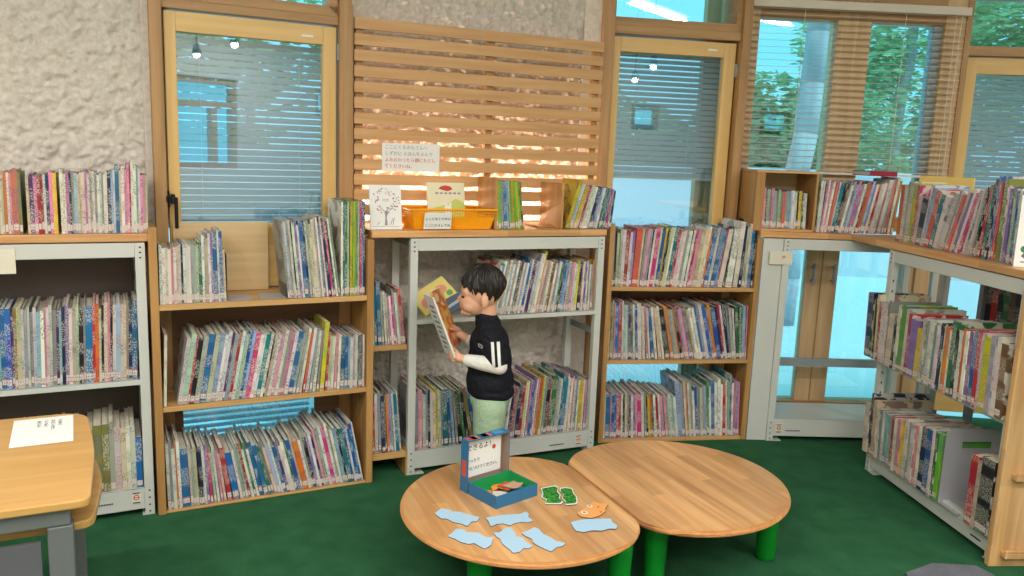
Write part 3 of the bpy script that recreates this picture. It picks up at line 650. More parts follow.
row('C', .012, .1135, .475, .935, "w14 n20 r20 g12 n24 r24 i18 w16 p12 b24 v14 w12 p12 o24 y12 i14 g12 k28 r12 e22 e14 g12 s20 w14 t12 b26 w12 w16 w14 p14 w16 g12 w16 y28^.92 w14 p14 g14 w10",
    [(0, .255), (.3, .285), (.7, .285), (1, .262)], [(0, 5), (.7, 4), (1, 0)], "bottom of the boy's rack, right of him", 'R', .26)
row('C', .012, .1135, .018, .34, "g20 p26 w18 g14 n12 w16 i18 y14 w18 g10 t26 b16 l16 g14 k22 e14 k16 q20 b24", .272, [(0, -1), (.5, -3), (1, -13)], "bottom of the boy's rack, left of him", 'L', .26)
row('C', .032, 1.1355, .402, .545, "y20 G24 g18 b36 l16 w10 G22 y20 G22 y18 G20 q16", .222, [(0, -2), (1, -8)], 'counter set between the wooden bookends', 'L', .17, jit=.01)
row('C', .032, 1.1355, .760, 1.02, "y30^1.08 l14 w14 y24 i16 r12 w20 w18 w20 n20 b16 l14 w20 t14 e14 b14 m12 g14 n20", [(0, .228), (.5, .21), (1, .19)], [(0, 17), (.6, 14), (1, 5)], 'counter right of the second wooden bookend', 'L', .20, jit=.03)
# middle wooden bookcase (D)
row('D', .012, .8325, .018, .783, "g12 k8 i16 s14 w20 r20 w16 v16 c36 i12 g14 p16 g14 k6 w12 m24 w10 b18 y14 k10 i18 w12 t24 r14 w18 w16 g14 w20 k8 w16 m12 p22 i24 i24 w14 o12 b24 w20 b24 b20 r6 w30 k6 w40 w30^1.04 n14 s16 i16 b22 k8",
    [(0, .285), (.5, .3), (.8, .31), (1, .335)], [(0, -1), (.2, 3.5), (.4, 7), (.8, 7.5), (.93, 2), (1, .5)], 'top shelf of middle wooden bookcase', 'L', .23)
row('D', .012, .4465, .018, .784, "i14 q12 i12 p10 b26 r22 w14 a14 w10 g12 u18 e16 w14 b18 w30 w24 p14 w14 b22 w20 i24 w18 k34 o26 g20 s18 o10 k18 m10 g14 p20 v18 q16 i18 w20 w20 b16 l16 w24 b24 v16 o22 b30 n20 r16 w16 n18 g14 s22 w14 e26 e18 l26 p8",
    [(0, .31), (.4, .275), (.7, .29), (1, .285)], [(0, -1), (.25, -5), (.4, -12), (.6, -15), (.85, -12), (1, -2)], 'middle shelf of middle wooden bookcase', 'L', .235)
row('D', .012, .0185, .018, .784, "w12 b30 p10 b18 b16 m14 r16 w12 k14 i14 g12 k14 w16 v14 p14 m26 w20 g12 k12 y16 o14 k8 w16 r16 w14 p16 g10 p16 g14 w20 s12 w20 l30^1.28 g20^1.25 w14^1.25 o12^1.22 w14^1.2 s16^1.2 w14 b20 g14 s20 g14^1.05 a16 e16^1.05 w14 b26^1.05 w20 w20^1.08 w14 r20 w12 g14 t16^1.08 w14 p14 v16 p14",
    [(0, .25), (.5, .228), (.6, .25), (.8, .29), (1, .31)], [(0, -1), (.2, -3.5), (.5, -9), (.7, -6), (1, -3)], 'bottom shelf of middle wooden bookcase', 'L', .25)
# crate and row on counter E
row('E', .034, 1.1485, .002, .235, "p14 k8 s14 g12 p14 g14 g12 s14 e14 c18 g14 a12 l12 w18 w14 k12 y20 e8 w20", [(0, .205), (1, .19)], [(0, -1), (1, -2)], 'counter inside the wooden crate', 'L', .16)
row('E', .03, 1.1355, .285, .70, "e6 w16 w14 p10 w14 p12 w16 c18 w10 t24 k12 d16 g14 w16 v18 l16 p16 v14 p14 w16 k8 c18 o16 l16 v16 w18 r16 w20 w20 p10 w30 g14 c16 w20 o18",
    [(0, .265), (.5, .265), (1, .29)], [(0, 0), (.15, 6), (.3, 10), (.8, 10), (1, 4)], 'counter right of the wooden crate', 'L', .2)
# right rack (F)
row('F', .060, 1.1355, -.085, .245, "o16 w14 s12 w16 y10 m8^.97 w10^.8 n20^.8 w8 l12 c16 t12 w14", [(0, .275), (.6, .28), (1, .235)], [(0, 0), (.4, 2), (.8, 12), (1, 13)], 'right counter, its far part', 'L', .17, imp=2)
row('F', .060, 1.1355, .25, .775, "w30 g10 w20 c16 w12 i14 v12 w14 m18 w14 w16 g12 k10 r18 t12 k14^1.06 b12^1.06 c12 d8 q20^1.05 w12 v14 u12 s14 b12 w12 s18 e8", [(0, .26), (.4, .28), (.6, .31), (1, .29)], [(0, 17), (.35, 17), (.5, 8), (.62, 1), (1, -2)], 'right counter, its near part', 'L', .18, imp=2)
row('F', -.038, .5665, -.075, .91, "m10 n26^1.06 y10 k8 i10^1.05 r8 w34^.98 g8 i34^.82 k10^.8 w12 G26^.98 w14 r14^.9 v34^.86 y20^.8 w14 s12 w14 w12 g12 w14 n10 w12 o14 w10 e16^1.06 k10 w12 o14 w12 v14 b14 r14 w14 y24 g16 w14 d20",
    [(0, .30), (.35, .30), (.6, .275), (1, .30)], [(0, -3), (.12, -3), (.2, 0), (.5, 0), (1, -2)], 'middle shelf of right rack', 'L', .27, imp=1.5)
row('F', -.030, .1005, .006, .594, "i20 n10^1.2 k8^1.15 i16^1.1 w12 g14 w14 a14 s16 r16 w14 p14 y16^.93 w14 g12 w16 p14 w12 n22 b20^1.02 w10 e8 G14",
    [(0, .25), (.4, .25), (1, .30)], [(0, -3), (.6, -2), (1, 0)], 'bottom shelf of right rack, far group', 'L', .28, imp=1.5)
row('F', -.030, .1005, .785, .925, "r26^1.0 i14 k44^1.05", .285, [(0, 0), (1, 0)], 'bottom shelf of right rack, beside the end board', 'L', .26, imp=2)
row('F', .37, .7605, .20, 1.25, "k30 r26 k24 e26 d24 k26 u20 k22 q20 n26 d24 k26 r20 k22 k26 n24 e20 k26 k30 r26 k24 e26 d24 k26 u20 k22 q20 n26 d24 k26", .22, 0, 'rear rack, dark row', 'L', .2, imp=.3)
row('F', .37, .4205, .20, 1.25, "k30 n26 k24 d26 e24 k26 r20 k22 g20 k26 d24 n26 k20 e22 k26 k24 r20 k26 k30 n26 k24 d26 e24 k26 r20 k22", .22, 0, 'rear rack, lower dark row', 'L', .2, imp=.01)

# the 285 that show largest are objects with parts, the others one mass of books
CAMV = Vector((0, 0, 1.5))
for b in ALL:
    P = FM(b['F']) @ (b['M'] @ Vector((b['t']/2, 0, b['h']/2))); v = P-CAMV
    nrm = (FM(b['F']).to_3x3() @ Vector((0, -1, 0))); cs = max(.12, -(v.normalized().dot(nrm)))
    b['w'] = b['imp']*(b['t']*cs + .3*b['dp']*(1-cs)*.3)*b['h']/v.length_squared
    k = v.dot(_f); px = 512+FPX*v.dot(_rt)/k; py = 288-FPX*v.dot(_up)/k
    if px < 2 or px > 1022 or k < 0: b['w'] = 0
    if b['F'] == 'A' and b['z'] < .2 and px < 92: b['w'] *= .02
    if b['where'].startswith("upper shelf of the boy") and px < 500: b['w'] *= .02
    if b['F'] == 'D' and b['z'] < .1 and False: pass
order = sorted(range(len(ALL)), key=lambda i: -ALL[i]['w']); keep = set(order[:284])
rest = Acc(); seen = set()
for i, b in enumerate(ALL):
    cov, pg, st = book_geo(b['t'], b['dp'], b['h'], b['col'], b['seed'])
    W_ = FM(b['F']) @ b['M']
    if i in keep:
        o = link('picture_book', cov.build('book_cover', [SPINE, COVER]), None, W_)
        size = 'thick ' if b['t'] > .0165 else ('thin ' if b['t'] < .0075 else '')
        k = b['n'] if b['end'] == 'L' else b['N']-b['n']+1
        tag(o, '%s%s book, %s from the %s, %s' % (size, CN[b['c']], ordn(k), 'left' if b['end'] == 'L' else 'right', b['where']), 'book', 'books on the '+b['where'])
        link('page_block', pg.build('page_block', [PAGE]), o)
        if (b['seed']*31) % 1 < .88: link('spine_label', st.build('spine_label', [STICK]), o)
    else:
        for a, off in ((cov, 0), (pg, 2), (st, 3)): a.m = [q+off for q in a.m]; rest.add(a, W_)
# labels of the mass use the world height, so give them a plain label colour
ro = link('picture_books', rest.build('picture_books', [SPINE, COVER, PAGE, mat('label_paper', (214, 200, 194), .6)]))
ro['label'] = 'remaining picture books packed between the others on all the shelves'; ro['category'] = 'books'; ro['kind'] = 'stuff'
print('BOOKS', len(ALL), 'kept', len(keep))
# ================================================================ THINGS ON THE COUNTERS
# warm light strip lying behind the slatted screen
t = thing('light_strip', 'warm light strip on the counter behind the slatted screen', 'lamp', 'C', (.42, .36, 1.136))
m = MB(); m.box(-.2, .99, .345, .375, 1.136, 1.148); part(t, 'housing', m, STEELD)
for sx in (.10, .70):
    ld = bpy.data.lights.new('strip_light', 'AREA'); ld.shape = 'RECTANGLE'; ld.size = .56; ld.size_y = .025; ld.energy = 6; ld.color = (1, .84, .66)
    lo = bpy.data.objects.new('strip_light', ld); C.objects.link(lo); lo.parent = t; lo.matrix_local = Matrix.Translation((sx-.42, -.002, .014)) @ Matrix.Rotation(RAD(172), 4, 'X')

# paper sign hung on the slats
t = thing('paper_sign', 'white handwritten paper sign hung on the slatted screen', 'sign', 'C', (.05, .26, 1.385))
m = MB(); m.box(-.085, .192, .2595, .2605, 1.384, 1.513); p = part(t, 'paper', m, PAPER)
def on_plane(s, d, z, off, tilt=0):   # lettering matrix: x along s, y up, facing the viewer
    return Matrix.Translation((s-off[0], d-off[1], z-off[2])) @ Matrix.Rotation(RAD(tilt), 4, 'X') @ Matrix.Rotation(RAD(90), 4, 'X')
o_ = OFF[t.name]
for k, (tx, mt) in enumerate([('ここにくるみなさんへ', INKG), ('しずかに えほんをよんで', INKG), ('よみおわったら棚にもどし', INKR), ('てくださいね。', INKR)]):
    lettering(tx, .0205, p, on_plane(-.073, .2592, 1.487-.029*k, o_), mt)

# picture card with a blossom tree
rnd = random.Random(4)
t = thing('picture_card', 'white picture card with a pink swirling tree, left of the yellow basket', 'card', 'C', (-.115, .06, 1.136))
TC = Matrix.Translation((-.19, .05, 1.1365)) @ Matrix.Rotation(RAD(-9), 4, 'X')
m = MB(); m.box(0, .142, 0, .012, 0, .195, M=TC); part(t, 'board', m, PAPER)
m = MB()
for k in range(95):
    a = rnd.uniform(0, 2*pi); r = rnd.uniform(.030, .060); x = .071+r*1.05*cos(a); z = .125+r*.95*sin(a)
    if abs(x-.071) > .064: continue
    q = rnd.uniform(.0015, .0045); m.prism([(x+q*cos(b), z+q*.8*sin(b)) for b in [i*pi/3 for i in range(6)]], -.0008, 0, M=TC @ xz(0, 0))
part(t, 'blossom_print', m, INKP)
m = MB(); m.prism([(.064, .018), (.078, .018), (.074, .05), (.080, .082), (.066, .082), (.068, .05)], -.0009, 0, M=TC @ xz(0, 0))
for x, z, dx, dz in [(.07, .07, -.03, .03), (.074, .07, .03, .03), (.05, .018, .05, .001), (.088, .02, .012, .025), (.1, .02, .006, .03), (.03, .02, .012, .012)]:
    m.prism([(x, z), (x+.003, z), (x+dx+.003, z+dz+.002), (x+dx, z+dz+.002)], -.0009, 0, M=TC @ xz(0, 0))
m.box(.012, .13, -.0009, 0, .012, .0135, M=TC)
part(t, 'trunk_print', m, INKG)
m = MB(); m.prism([(.071+.026*cos(a), .128+.019*sin(a)) for a in [i*pi/10 for i in range(20)]], -.0014, -.0009, M=TC @ xz(0, 0)); oval = part(t, 'title_oval', m, PAPER)
m = MB()
for z in (.133, .126): m.box(.056, .086, -.0019, -.0014, z-.002, z, M=TC)
part(t, 'title_line', m, INKP, parent=oval)

# yellow basket with its label and the book in it
t = thing('basket', 'yellow plastic basket with a white label on the counter', 'basket', 'C', (.18, .13, 1.136))
b0, b1, e0, e1, zb, zt = .012, .372, .045, .225, 1.1365, 1.225; fl = .026
def wallpt(s, side, f):      # point on a sloping wall; f 0 bottom, 1 top
    pass
m = MB(); m.box(b0, b1, e0, e1, zb, zb+.003)
q = [(b0, e0), (b1, e0), (b1, e1), (b0, e1)]; Q_ = [(b0-fl, e0-fl*.7), (b1+fl, e0-fl*.7), (b1+fl, e1+fl*.7), (b0-fl, e1+fl*.7)]
for k in range(4):
    A_, B_ = Vector((*q[k], zb)), Vector((*q[(k+1) % 4], zb)); A2, B2 = Vector((*Q_[k], zt)), Vector((*Q_[(k+1) % 4], zt)); n = 34 if k % 2 == 0 else 18
    for i in range(n+1):
        f = i/n; m.tube(A_.lerp(B_, f), A2.lerp(B2, f), .0016, 5)
    for f in (.14, .28, .42, .56, .70, .84): m.tube(A_.lerp(A2, f), B_.lerp(B2, f), .0015, 5)
    # lower third is closed
    w0 = [A_, B_, B_.lerp(B2, .62), A_.lerp(A2, .62)]; i0 = len(m.v); m.v += w0; m.f.append((i0, i0+1, i0+2, i0+3)); m.m.append(0)
part(t, 'lattice_body', m, BASKET)
m = MB()
for k in range(4): m.tube((*Q_[k], zt), (*Q_[(k+1) % 4], zt), .0055, 8)
part(t, 'rim', m, BASKET)
Lm = Matrix.Translation((.040, .016, 1.146)) @ Matrix.Rotation(RAD(12), 4, 'X')
m = MB(); m.box(0, .128, -.001, 0, -.006, .070, M=Lm); lab = part(t, 'label_card', m, PAPER)
o_ = OFF[t.name]
for k, tx in enumerate(['よんだあとの本は', 'ここにかえしてね']):
    lettering(tx, .0150, lab, Matrix.Translation((-o_[0], -o_[1], -o_[2])) @ Lm @ Matrix.Translation((.004, -.0014, .036-.030*k)) @ Matrix.Rotation(RAD(90), 4, 'X'), INK)
t = thing('picture_book', 'pale green picture book with a red mark, standing in the yellow basket', 'book', 'C', (.2, .2, 1.15))
TB = Matrix.Translation((.112, .165, 1.142)) @ Matrix.Rotation(RAD(-10), 4, 'X')
a = Acc(); a.box(0, .185, 0, .010, 0, .20, {'*': 0}, (*lin((232, 228, 196)), 1))
me = a.build('cover', [FLAT]); me.transform(Matrix.Translation(-Vector(OFF[t.name])) @ TB); link('cover', me, t)
m = MB(); m.prism([(0, 0), (.185, 0), (.185, .105), (.14, .125), (.10, .10), (.06, .09), (0, .07)], -.0008, 0, M=TB @ xz(0, 0)); part(t, 'meadow_print', m, mat('meadow_green', (200, 214, 110)))
m = MB(); m.prism([(.055, .172), (.075, .165), (.10, .160), (.125, .168), (.115, .182), (.09, .187), (.07, .183)], -.0008, 0, M=TB @ xz(0, 0)); part(t, 'red_mark', m, INKR)
m = MB()
for k in range(6): m.box(.04+.022*k, .054+.022*k, -.0008, 0, .146, .154, M=TB)
part(t, 'title_print', m, INKG)
m = MB()
for cx, cz, rx, rz in [(.10, .082, .018, .014), (.088, .098, .006, .008), (.112, .098, .006, .008), (.10, .064, .014, .012)]:
    m.prism([(cx+rx*cos(i*pi/8), cz+rz*sin(i*pi/8)) for i in range(16)], -.0016, -.0008, M=TB @ xz(0, 0))
part(t, 'white_animal_print', m, PAPER)

# wooden bookends
def wooden_bookend(s, label, dep, h, mt):
    t = thing('bookend', label, 'bookend', 'C', (s, .12, 1.136))
    m = MB(); m.box(s-.012, s, .03, .03+dep, 1.1365, 1.1365+h); part(t, 'upright_board', m, mt, bevel=.002)
    m = MB(); m.box(s-.10, s-.012, .10, .03+dep, 1.1365, 1.1465); part(t, 'foot_board', m, mt, bevel=.002)
    return t
wooden_bookend(.400, 'wooden bookend between the yellow basket and the yellow-green books', .22, .235, PINEZ)
wooden_bookend(.745, 'wooden bookend left of the large yellow book on the counter', .23, .215, PINEZ)
def metal_bookend(F, s, z, label, mt, dep=.12, h=.19, foot=.10, side=1, d=.03, grip=False):
    t = thing('bookend', label, 'bookend', F, (s, d+dep/2, z))
    m = MB()
    def rr(w, hh, r=.018, x=0, y=0): 
        P = []
        for cx, cy, a0 in ((x+w-r, y+r, -90), (x+w-r, y+hh-r, 0), (x+r, y+hh-r, 90), (x+r, y+r, 180)):
            for k in range(5): a_ = RAD(a0+22.5*k); P.append((cx+r*cos(a_), cy+r*sin(a_)))
        return P
    MM = Matrix(((0, 0, 1, s), (1, 0, 0, d), (0, 1, 0, z+.001), (0, 0, 0, 1)))   # x->d, y->z, thickness->s
    if not grip: m.prism(rr(dep, h), 0, .0015, M=MM)
    else:
        a, b = rr(dep, h), [(dep*.5+dep*.30*cos(x)*(1), h*.80+.014*sin(x)) for x in [2*pi*k/20 for k in range(20)]]
        # plate in two halves around the finger slot
        sl0, sl1, sz = dep*.28, dep*.76, h*.78
        m.box(0, dep, 0, sz-.014, 0, .0015, M=MM); m.box(0, sl0, sz-.014, sz+.014, 0, .0015, M=MM); m.box(sl1, dep, sz-.014, sz+.014, 0, .0015, M=MM)
        m.prism([(0, sz+.014), (dep, sz+.014), (dep, h-.02), (dep-.02, h), (.02, h), (0, h-.02)], 0, .0015, M=MM)
    part(t, 'upright_plate', m, mt)
    m = MB(); m.box(min(s, s+side*foot), max(s, s+side*foot), d, d+dep, z+.0005, z+.0018); part(t, 'foot_plate', m, BOOKENDW)
metal_bookend('B', .296, .8585, 'dark metal bookend right of the short row on the left bookcase', BOOKENDM)
metal_bookend('B', .530, .8585, 'metal bookend with its foot showing left of the leaning books', BOOKENDM, side=-1, h=.14)
metal_bookend('F', .608, .1005, 'large pale metal bookend with a finger slot on the lowest right shelf', BOOKENDW, dep=.27, h=.325, d=-.02, side=1, foot=.12, grip=True)

# wooden crate and the red book on the row
t = thing('book_crate', 'small open wooden crate holding a row of books, under the wide window', 'crate', 'E', (.12, .13, 1.136))
for (a, b, c, d) in ((-.05, -.004, 1.136, 1.435), (.262, .276, 1.136, 1.435)):
    m = MB(); m.box(a, b, .02, .30, c, d); part(t, 'side_board', m, PINEZ, bevel=.002)
m = MB(); m.box(-.05, .276, .02, .30, 1.4355, 1.448); part(t, 'top_board', m, COUNTER, bevel=.002)
m = MB(); m.box(-.004, .262, .02, .30, 1.136, 1.1478); part(t, 'bottom_board', m, COUNTER)
m = MB(); m.box(-.004, .262, .285, .292, 1.148, 1.435); part(t, 'back_board', m, BACKW)
t = thing('picture_book', 'dark red book lying flat on top of the row beside the crate', 'book', 'E', (.60, .13, 1.432))
m = MB(); m.box(.545, .69, .035, .24, 1.438, 1.442); m.box(.545, .69, .035, .24, 1.460, 1.464); m.box(.545, .69, .035, .038, 1.442, 1.460); part(t, 'cover', m, mat('dark_red_cover', (150, 30, 52), .4))
m = MB(); m.box(.548, .686, .038, .237, 1.442, 1.460); part(t, 'page_block', m, PAGE)

# face-out books on the right counter
def face_book(F, s, d, z, wd, h, t_, yaw, tilt, col, label, prints, roll=0):
    t = thing('picture_book', label, 'book', F, (s, d, z))
    MM = Matrix.Translation((s, d, z)) @ Matrix.Rotation(RAD(yaw), 4, 'Z') @ Matrix.Rotation(RAD(tilt), 4, 'X') @ Matrix.Rotation(RAD(roll), 4, 'Y')
    m = MB(); m.box(0, wd, 0, .002, 0, h, M=MM); m.box(0, wd, t_-.002, t_, 0, h, M=MM); m.box(0, .002, .002, t_-.002, 0, h, M=MM)
    part(t, 'cover', m, mat('cover_%d_%d_%d' % col, col, .4))
    m = MB(); m.box(.002, wd-.003, .002, t_-.002, .002, h-.003, M=MM); part(t, 'page_block', m, PAGE)
    for nm, poly, c in prints:
        m = MB(); m.prism([(x*wd, y*h) for x, y in poly], -.0008, 0, M=MM @ xz(0, 0)); part(t, nm, m, mat('print_%d_%d_%d' % c, c, .5))
def disc(cx, cy, rx, ry, n=16): return [(cx+rx*cos(2*pi*k/n), cy+ry*sin(2*pi*k/n)) for k in range(n)]
# flat yellow book behind the row, facing the room
face_book('F', -.25, .25, 1.1365, .27, .315, .012, 28, -3, (236, 208, 120), 'wide pale yellow book with orange and blue squares, behind the right counter row',
    [('orange_square', [(.12, .72), (.30, .72), (.30, .92), (.12, .92)], (244, 180, 30)), ('blue_square', [(.40, .70), (.56, .70), (.56, .86), (.40, .86)], (60, 100, 150)), ('dark_print', disc(.2, .35, .14, .16), (70, 60, 80))])
# white book with a printed branch at the near end of the counter
face_book('F', .79, .03, 1.1365, .20, .27, .014, 62, -2, (236, 236, 234), 'white book with a branch drawing at the near end of the right counter',
    [('branch_print', [(.1, .15), (.16, .12), (.55, .55), (.9, .8), (.86, .86), (.5, .62)], (120, 90, 120)), ('branch_print', [(.3, .35), (.36, .32), (.30, .8), (.24, .8)], (130, 100, 90)), ('leaf_print', disc(.2, .62, .06, .04), (70, 140, 80)), ('leaf_print', disc(.62, .40, .07, .04), (70, 140, 80)), ('leaf_print', disc(.15, .25, .07, .05), (60, 130, 70)), ('title_bar', [(.1, .06), (.9, .06), (.9, .08), (.1, .08)], (140, 130, 150))])
# picture books leaning low on the upper shelf left of the boy
def open_leaner(s, d, z, rot, label, col, prints, wd=.23, h=.2):
    face_book('C', s, d, z, wd, h, .010, rot[0], rot[1], col, label, prints)
face_book('C', .075, .06, .737, .205, .12, .010, -4, -40, (240, 222, 130), 'yellow and pink picture book slumped on the shelf beside the boy',
    [('pink_print', disc(.3, .4, .2, .24), (236, 150, 150)), ('pink_print', disc(.72, .55, .17, .2), (240, 160, 140)), ('orange_print', disc(.5, .25, .12, .15), (236, 130, 60)), ('green_print', disc(.86, .25, .08, .12), (120, 170, 110))], roll=-33)
face_book('C', .15, .022, .737, .18, .07, .012, -2, -35, (92, 108, 132), 'slate blue book lying low on the shelf beside the boy', [('pale_print', [(.1, .3), (.9, .45), (.9, .65), (.1, .5)], (190, 200, 210))], roll=-26)

# ================================================================ TABLES
TZ = .28
T1c, T2c, TR = Vector((.070, 2.686)), Vector((.642, 2.936)), .432
ax = (T2c-T1c).normalized(); half = (T2c-T1c).length/2
def table(c, dirn, label, legs, group='low round tables pushed together'):
    ang = math.atan2(dirn.y, dirn.x)
    t = bpy.data.objects.new('low_table', None); C.objects.link(t); t.matrix_world = Matrix.Translation((c.x, c.y, 0)) @ Matrix.Rotation(ang, 4, 'Z'); tag(t, label, 'table', group); OFF[t.name] = (0, 0, 0)
    cut = half-.0015; a0 = math.acos(cut/TR); n = 96
    def outline(r, cc): 
        aa = math.acos(min(1, cc/r)); P = [(r*cos(aa+(2*pi-2*aa)*k/n), r*sin(aa+(2*pi-2*aa)*k/n)) for k in range(n+1)]
        q = 5; out = P[q:len(P)-q]     # rounded corners where the arc meets the straight side
        for a_, c_, b_ in ((P[len(P)-1-q], P[-1], (P[-1][0], P[-1][1]+.055)), ((P[0][0], P[0][1]-.055), P[0], P[q])):
            for k in range(1, 8): f = k/8; out.append(tuple(a_[i]*(1-f)**2+c_[i]*2*f*(1-f)+b_[i]*f*f for i in (0, 1)))
        return out
    m = MB(); prof = [(-.012, .004), (-.004, .007), (0, .013), (0, .018), (-.004, .025), (-.009, .028)]
    rings = [outline(TR+r, cut+(r if r < -.001 else 0)) for r, z in prof]; i0 = 0; k = n+1
    for R_, (r, z) in zip(rings, prof): m.v += [Vector((x, y, TZ-.028+z)) for x, y in R_]
    for j in range(len(prof)-1):
        for i in range(k): m.f.append((j*k+i, j*k+(i+1) % k, (j+1)*k+(i+1) % k, (j+1)*k+i)); m.m.append(1)
    m.f.append(tuple(range(k-1, -1, -1))); m.f.append(tuple((len(prof)-1)*k+i for i in range(k))); m.m += [0, 0]
    part(t, 'tabletop', m, [TABLEW, TEDGE])
    Ri = Matrix.Rotation(-ang, 4, 'Z')
    for lx, ly in legs:
        p = Ri @ Vector((lx-c.x, ly-c.y, 0)); m = MB()
        m.lathe([(.031, 0), (.034, .003), (.036, .02), (.041, .20), (.042, TZ-.0285)], (p.x, p.y), 28); part(t, 'leg', m, GREENP, smooth=True)
    return t
table(T1c, ax, 'round-ended low table holding the puzzle box and light blue puzzle pieces', [(-.07, 2.41), (.395, 2.52), (.10, 3.00), (-.20, 2.86)])
table(T2c, -ax, 'empty round-ended low table right of the puzzle table', [(.54, 2.655), (1.005, 2.885), (.80, 3.21), (.40, 3.10)])

# puzzle pieces
PZ = {'b1':[(-0.23,2.559),(-0.21,2.602),(-0.184,2.591),(-0.173,2.58),(-0.145,2.579),(-0.112,2.558),(-0.081,2.545),(-0.09,2.514),(-0.106,2.513),(-0.118,2.478),(-0.139,2.495),(-0.164,2.503),(-0.186,2.526),(-0.203,2.524)],
'b2':[(-0.172,2.402),(-0.158,2.428),(-0.15,2.454),(-0.123,2.452),(-0.115,2.432),(-0.079,2.435),(-0.055,2.406),(-0.03,2.404),(-0.036,2.372),(-0.037,2.355),(-0.055,2.33),(-0.075,2.35),(-0.088,2.365),(-0.104,2.357),(-0.13,2.368),(-0.148,2.387)],
'b3':[(-0.057,2.543),(-0.033,2.554),(-0.005,2.567),(0.029,2.575),(0.057,2.581),(0.075,2.601),(0.085,2.583),(0.081,2.559),(0.097,2.537),(0.084,2.521),(0.057,2.522),(0.036,2.51),(0.023,2.494),(0.002,2.507),(-0.021,2.5),(-0.037,2.481),(-0.045,2.518)],
'b4':[(-0.028,2.438),(-0.006,2.44),(0.006,2.47),(0.026,2.475),(0.04,2.444),(0.043,2.419),(0.063,2.411),(0.072,2.384),(0.095,2.363),(0.082,2.345),(0.063,2.343),(0.056,2.323),(0.034,2.312),(0.024,2.334),(0.002,2.365),(-0.006,2.398),(-0.018,2.411)],
'b5':[(0.062,2.442),(0.087,2.462),(0.104,2.486),(0.12,2.472),(0.129,2.444),(0.155,2.418),(0.167,2.399),(0.199,2.387),(0.185,2.366),(0.168,2.358),(0.151,2.33),(0.136,2.342),(0.11,2.367),(0.097,2.385),(0.096,2.406),(0.077,2.421)],
'b6':[(0.228,2.533),(0.257,2.551),(0.292,2.562),(0.327,2.565),(0.363,2.572),(0.363,2.545),(0.378,2.523),(0.371,2.498),(0.348,2.499),(0.326,2.482),(0.292,2.482),(0.264,2.467),(0.241,2.475),(0.233,2.504)],
'g1':[(0.133,2.8),(0.16,2.815),(0.187,2.829),(0.198,2.815),(0.193,2.778),(0.203,2.752),(0.197,2.717),(0.209,2.692),(0.199,2.674),(0.144,2.669),(0.152,2.704),(0.134,2.72),(0.139,2.755)],
'g2':[(0.204,2.806),(0.224,2.817),(0.25,2.81),(0.251,2.765),(0.26,2.74),(0.259,2.68),(0.216,2.667),(0.218,2.693),(0.207,2.717),(0.214,2.753),(0.203,2.779)],
'o':[(0.302,2.675),(0.319,2.702),(0.34,2.687),(0.369,2.689),(0.35,2.646),(0.352,2.63),(0.33,2.596),(0.3,2.573),(0.266,2.58),(0.254,2.605),(0.27,2.631),(0.286,2.649)]}
PZL = {'b1': 'light blue puzzle piece nearest the left rim of the table', 'b2': 'light blue puzzle piece at the front left, alone below the leftmost piece',
       'b3': 'light blue puzzle piece directly in front of the puzzle box', 'b4': 'light blue puzzle piece touching the middle of the front row',
       'b5': 'light blue puzzle piece at the right end of the front cluster', 'b6': 'light blue puzzle piece apart at the right, below the orange piece',
       'g1': 'green leafy puzzle piece, the one closer to the box', 'g2': 'green leafy puzzle piece, the one closer to the orange piece', 'o': 'orange puzzle piece with pink and white dots near the table gap'}
CARDB = mat('puzzle_back_blue', (172, 206, 232), .6); CARDE = mat('card_edge', (96, 92, 96), .8)
def wobble(P, n=2):
    for _ in range(n):   # corner cutting: soft jigsaw outline
        P = [q for i in range(len(P)) for q in ((P[i][0]*.86+P[(i+1) % len(P)][0]*.14, P[i][1]*.86+P[(i+1) % len(P)][1]*.14), (P[i][0]*.14+P[(i+1) % len(P)][0]*.86, P[i][1]*.14+P[(i+1) % len(P)][1]*.86))]
    return P
def leafgreen(m, N, L, b):
    tc = N.new('ShaderNodeTexCoord'); v = N.new('ShaderNodeTexVoronoi'); v.inputs['Scale'].default_value = 75; L.new(tc.outputs['Object'], v.inputs[0])
    r = ramp(N, [(0, (120, 200, 60)), (.35, (40, 150, 50)), (.7, (14, 96, 40))]); L.new(v.outputs['Distance'], r.inputs[0]); L.new(r.outputs[0], b.inputs['Base Color'])
PGREEN = mat('puzzle_green', rough=.4, fn=leafgreen); PORANGE = mat('puzzle_orange', (238, 168, 96), .4); WHITEC = mat('card_white_rim', (232, 236, 226), .5)
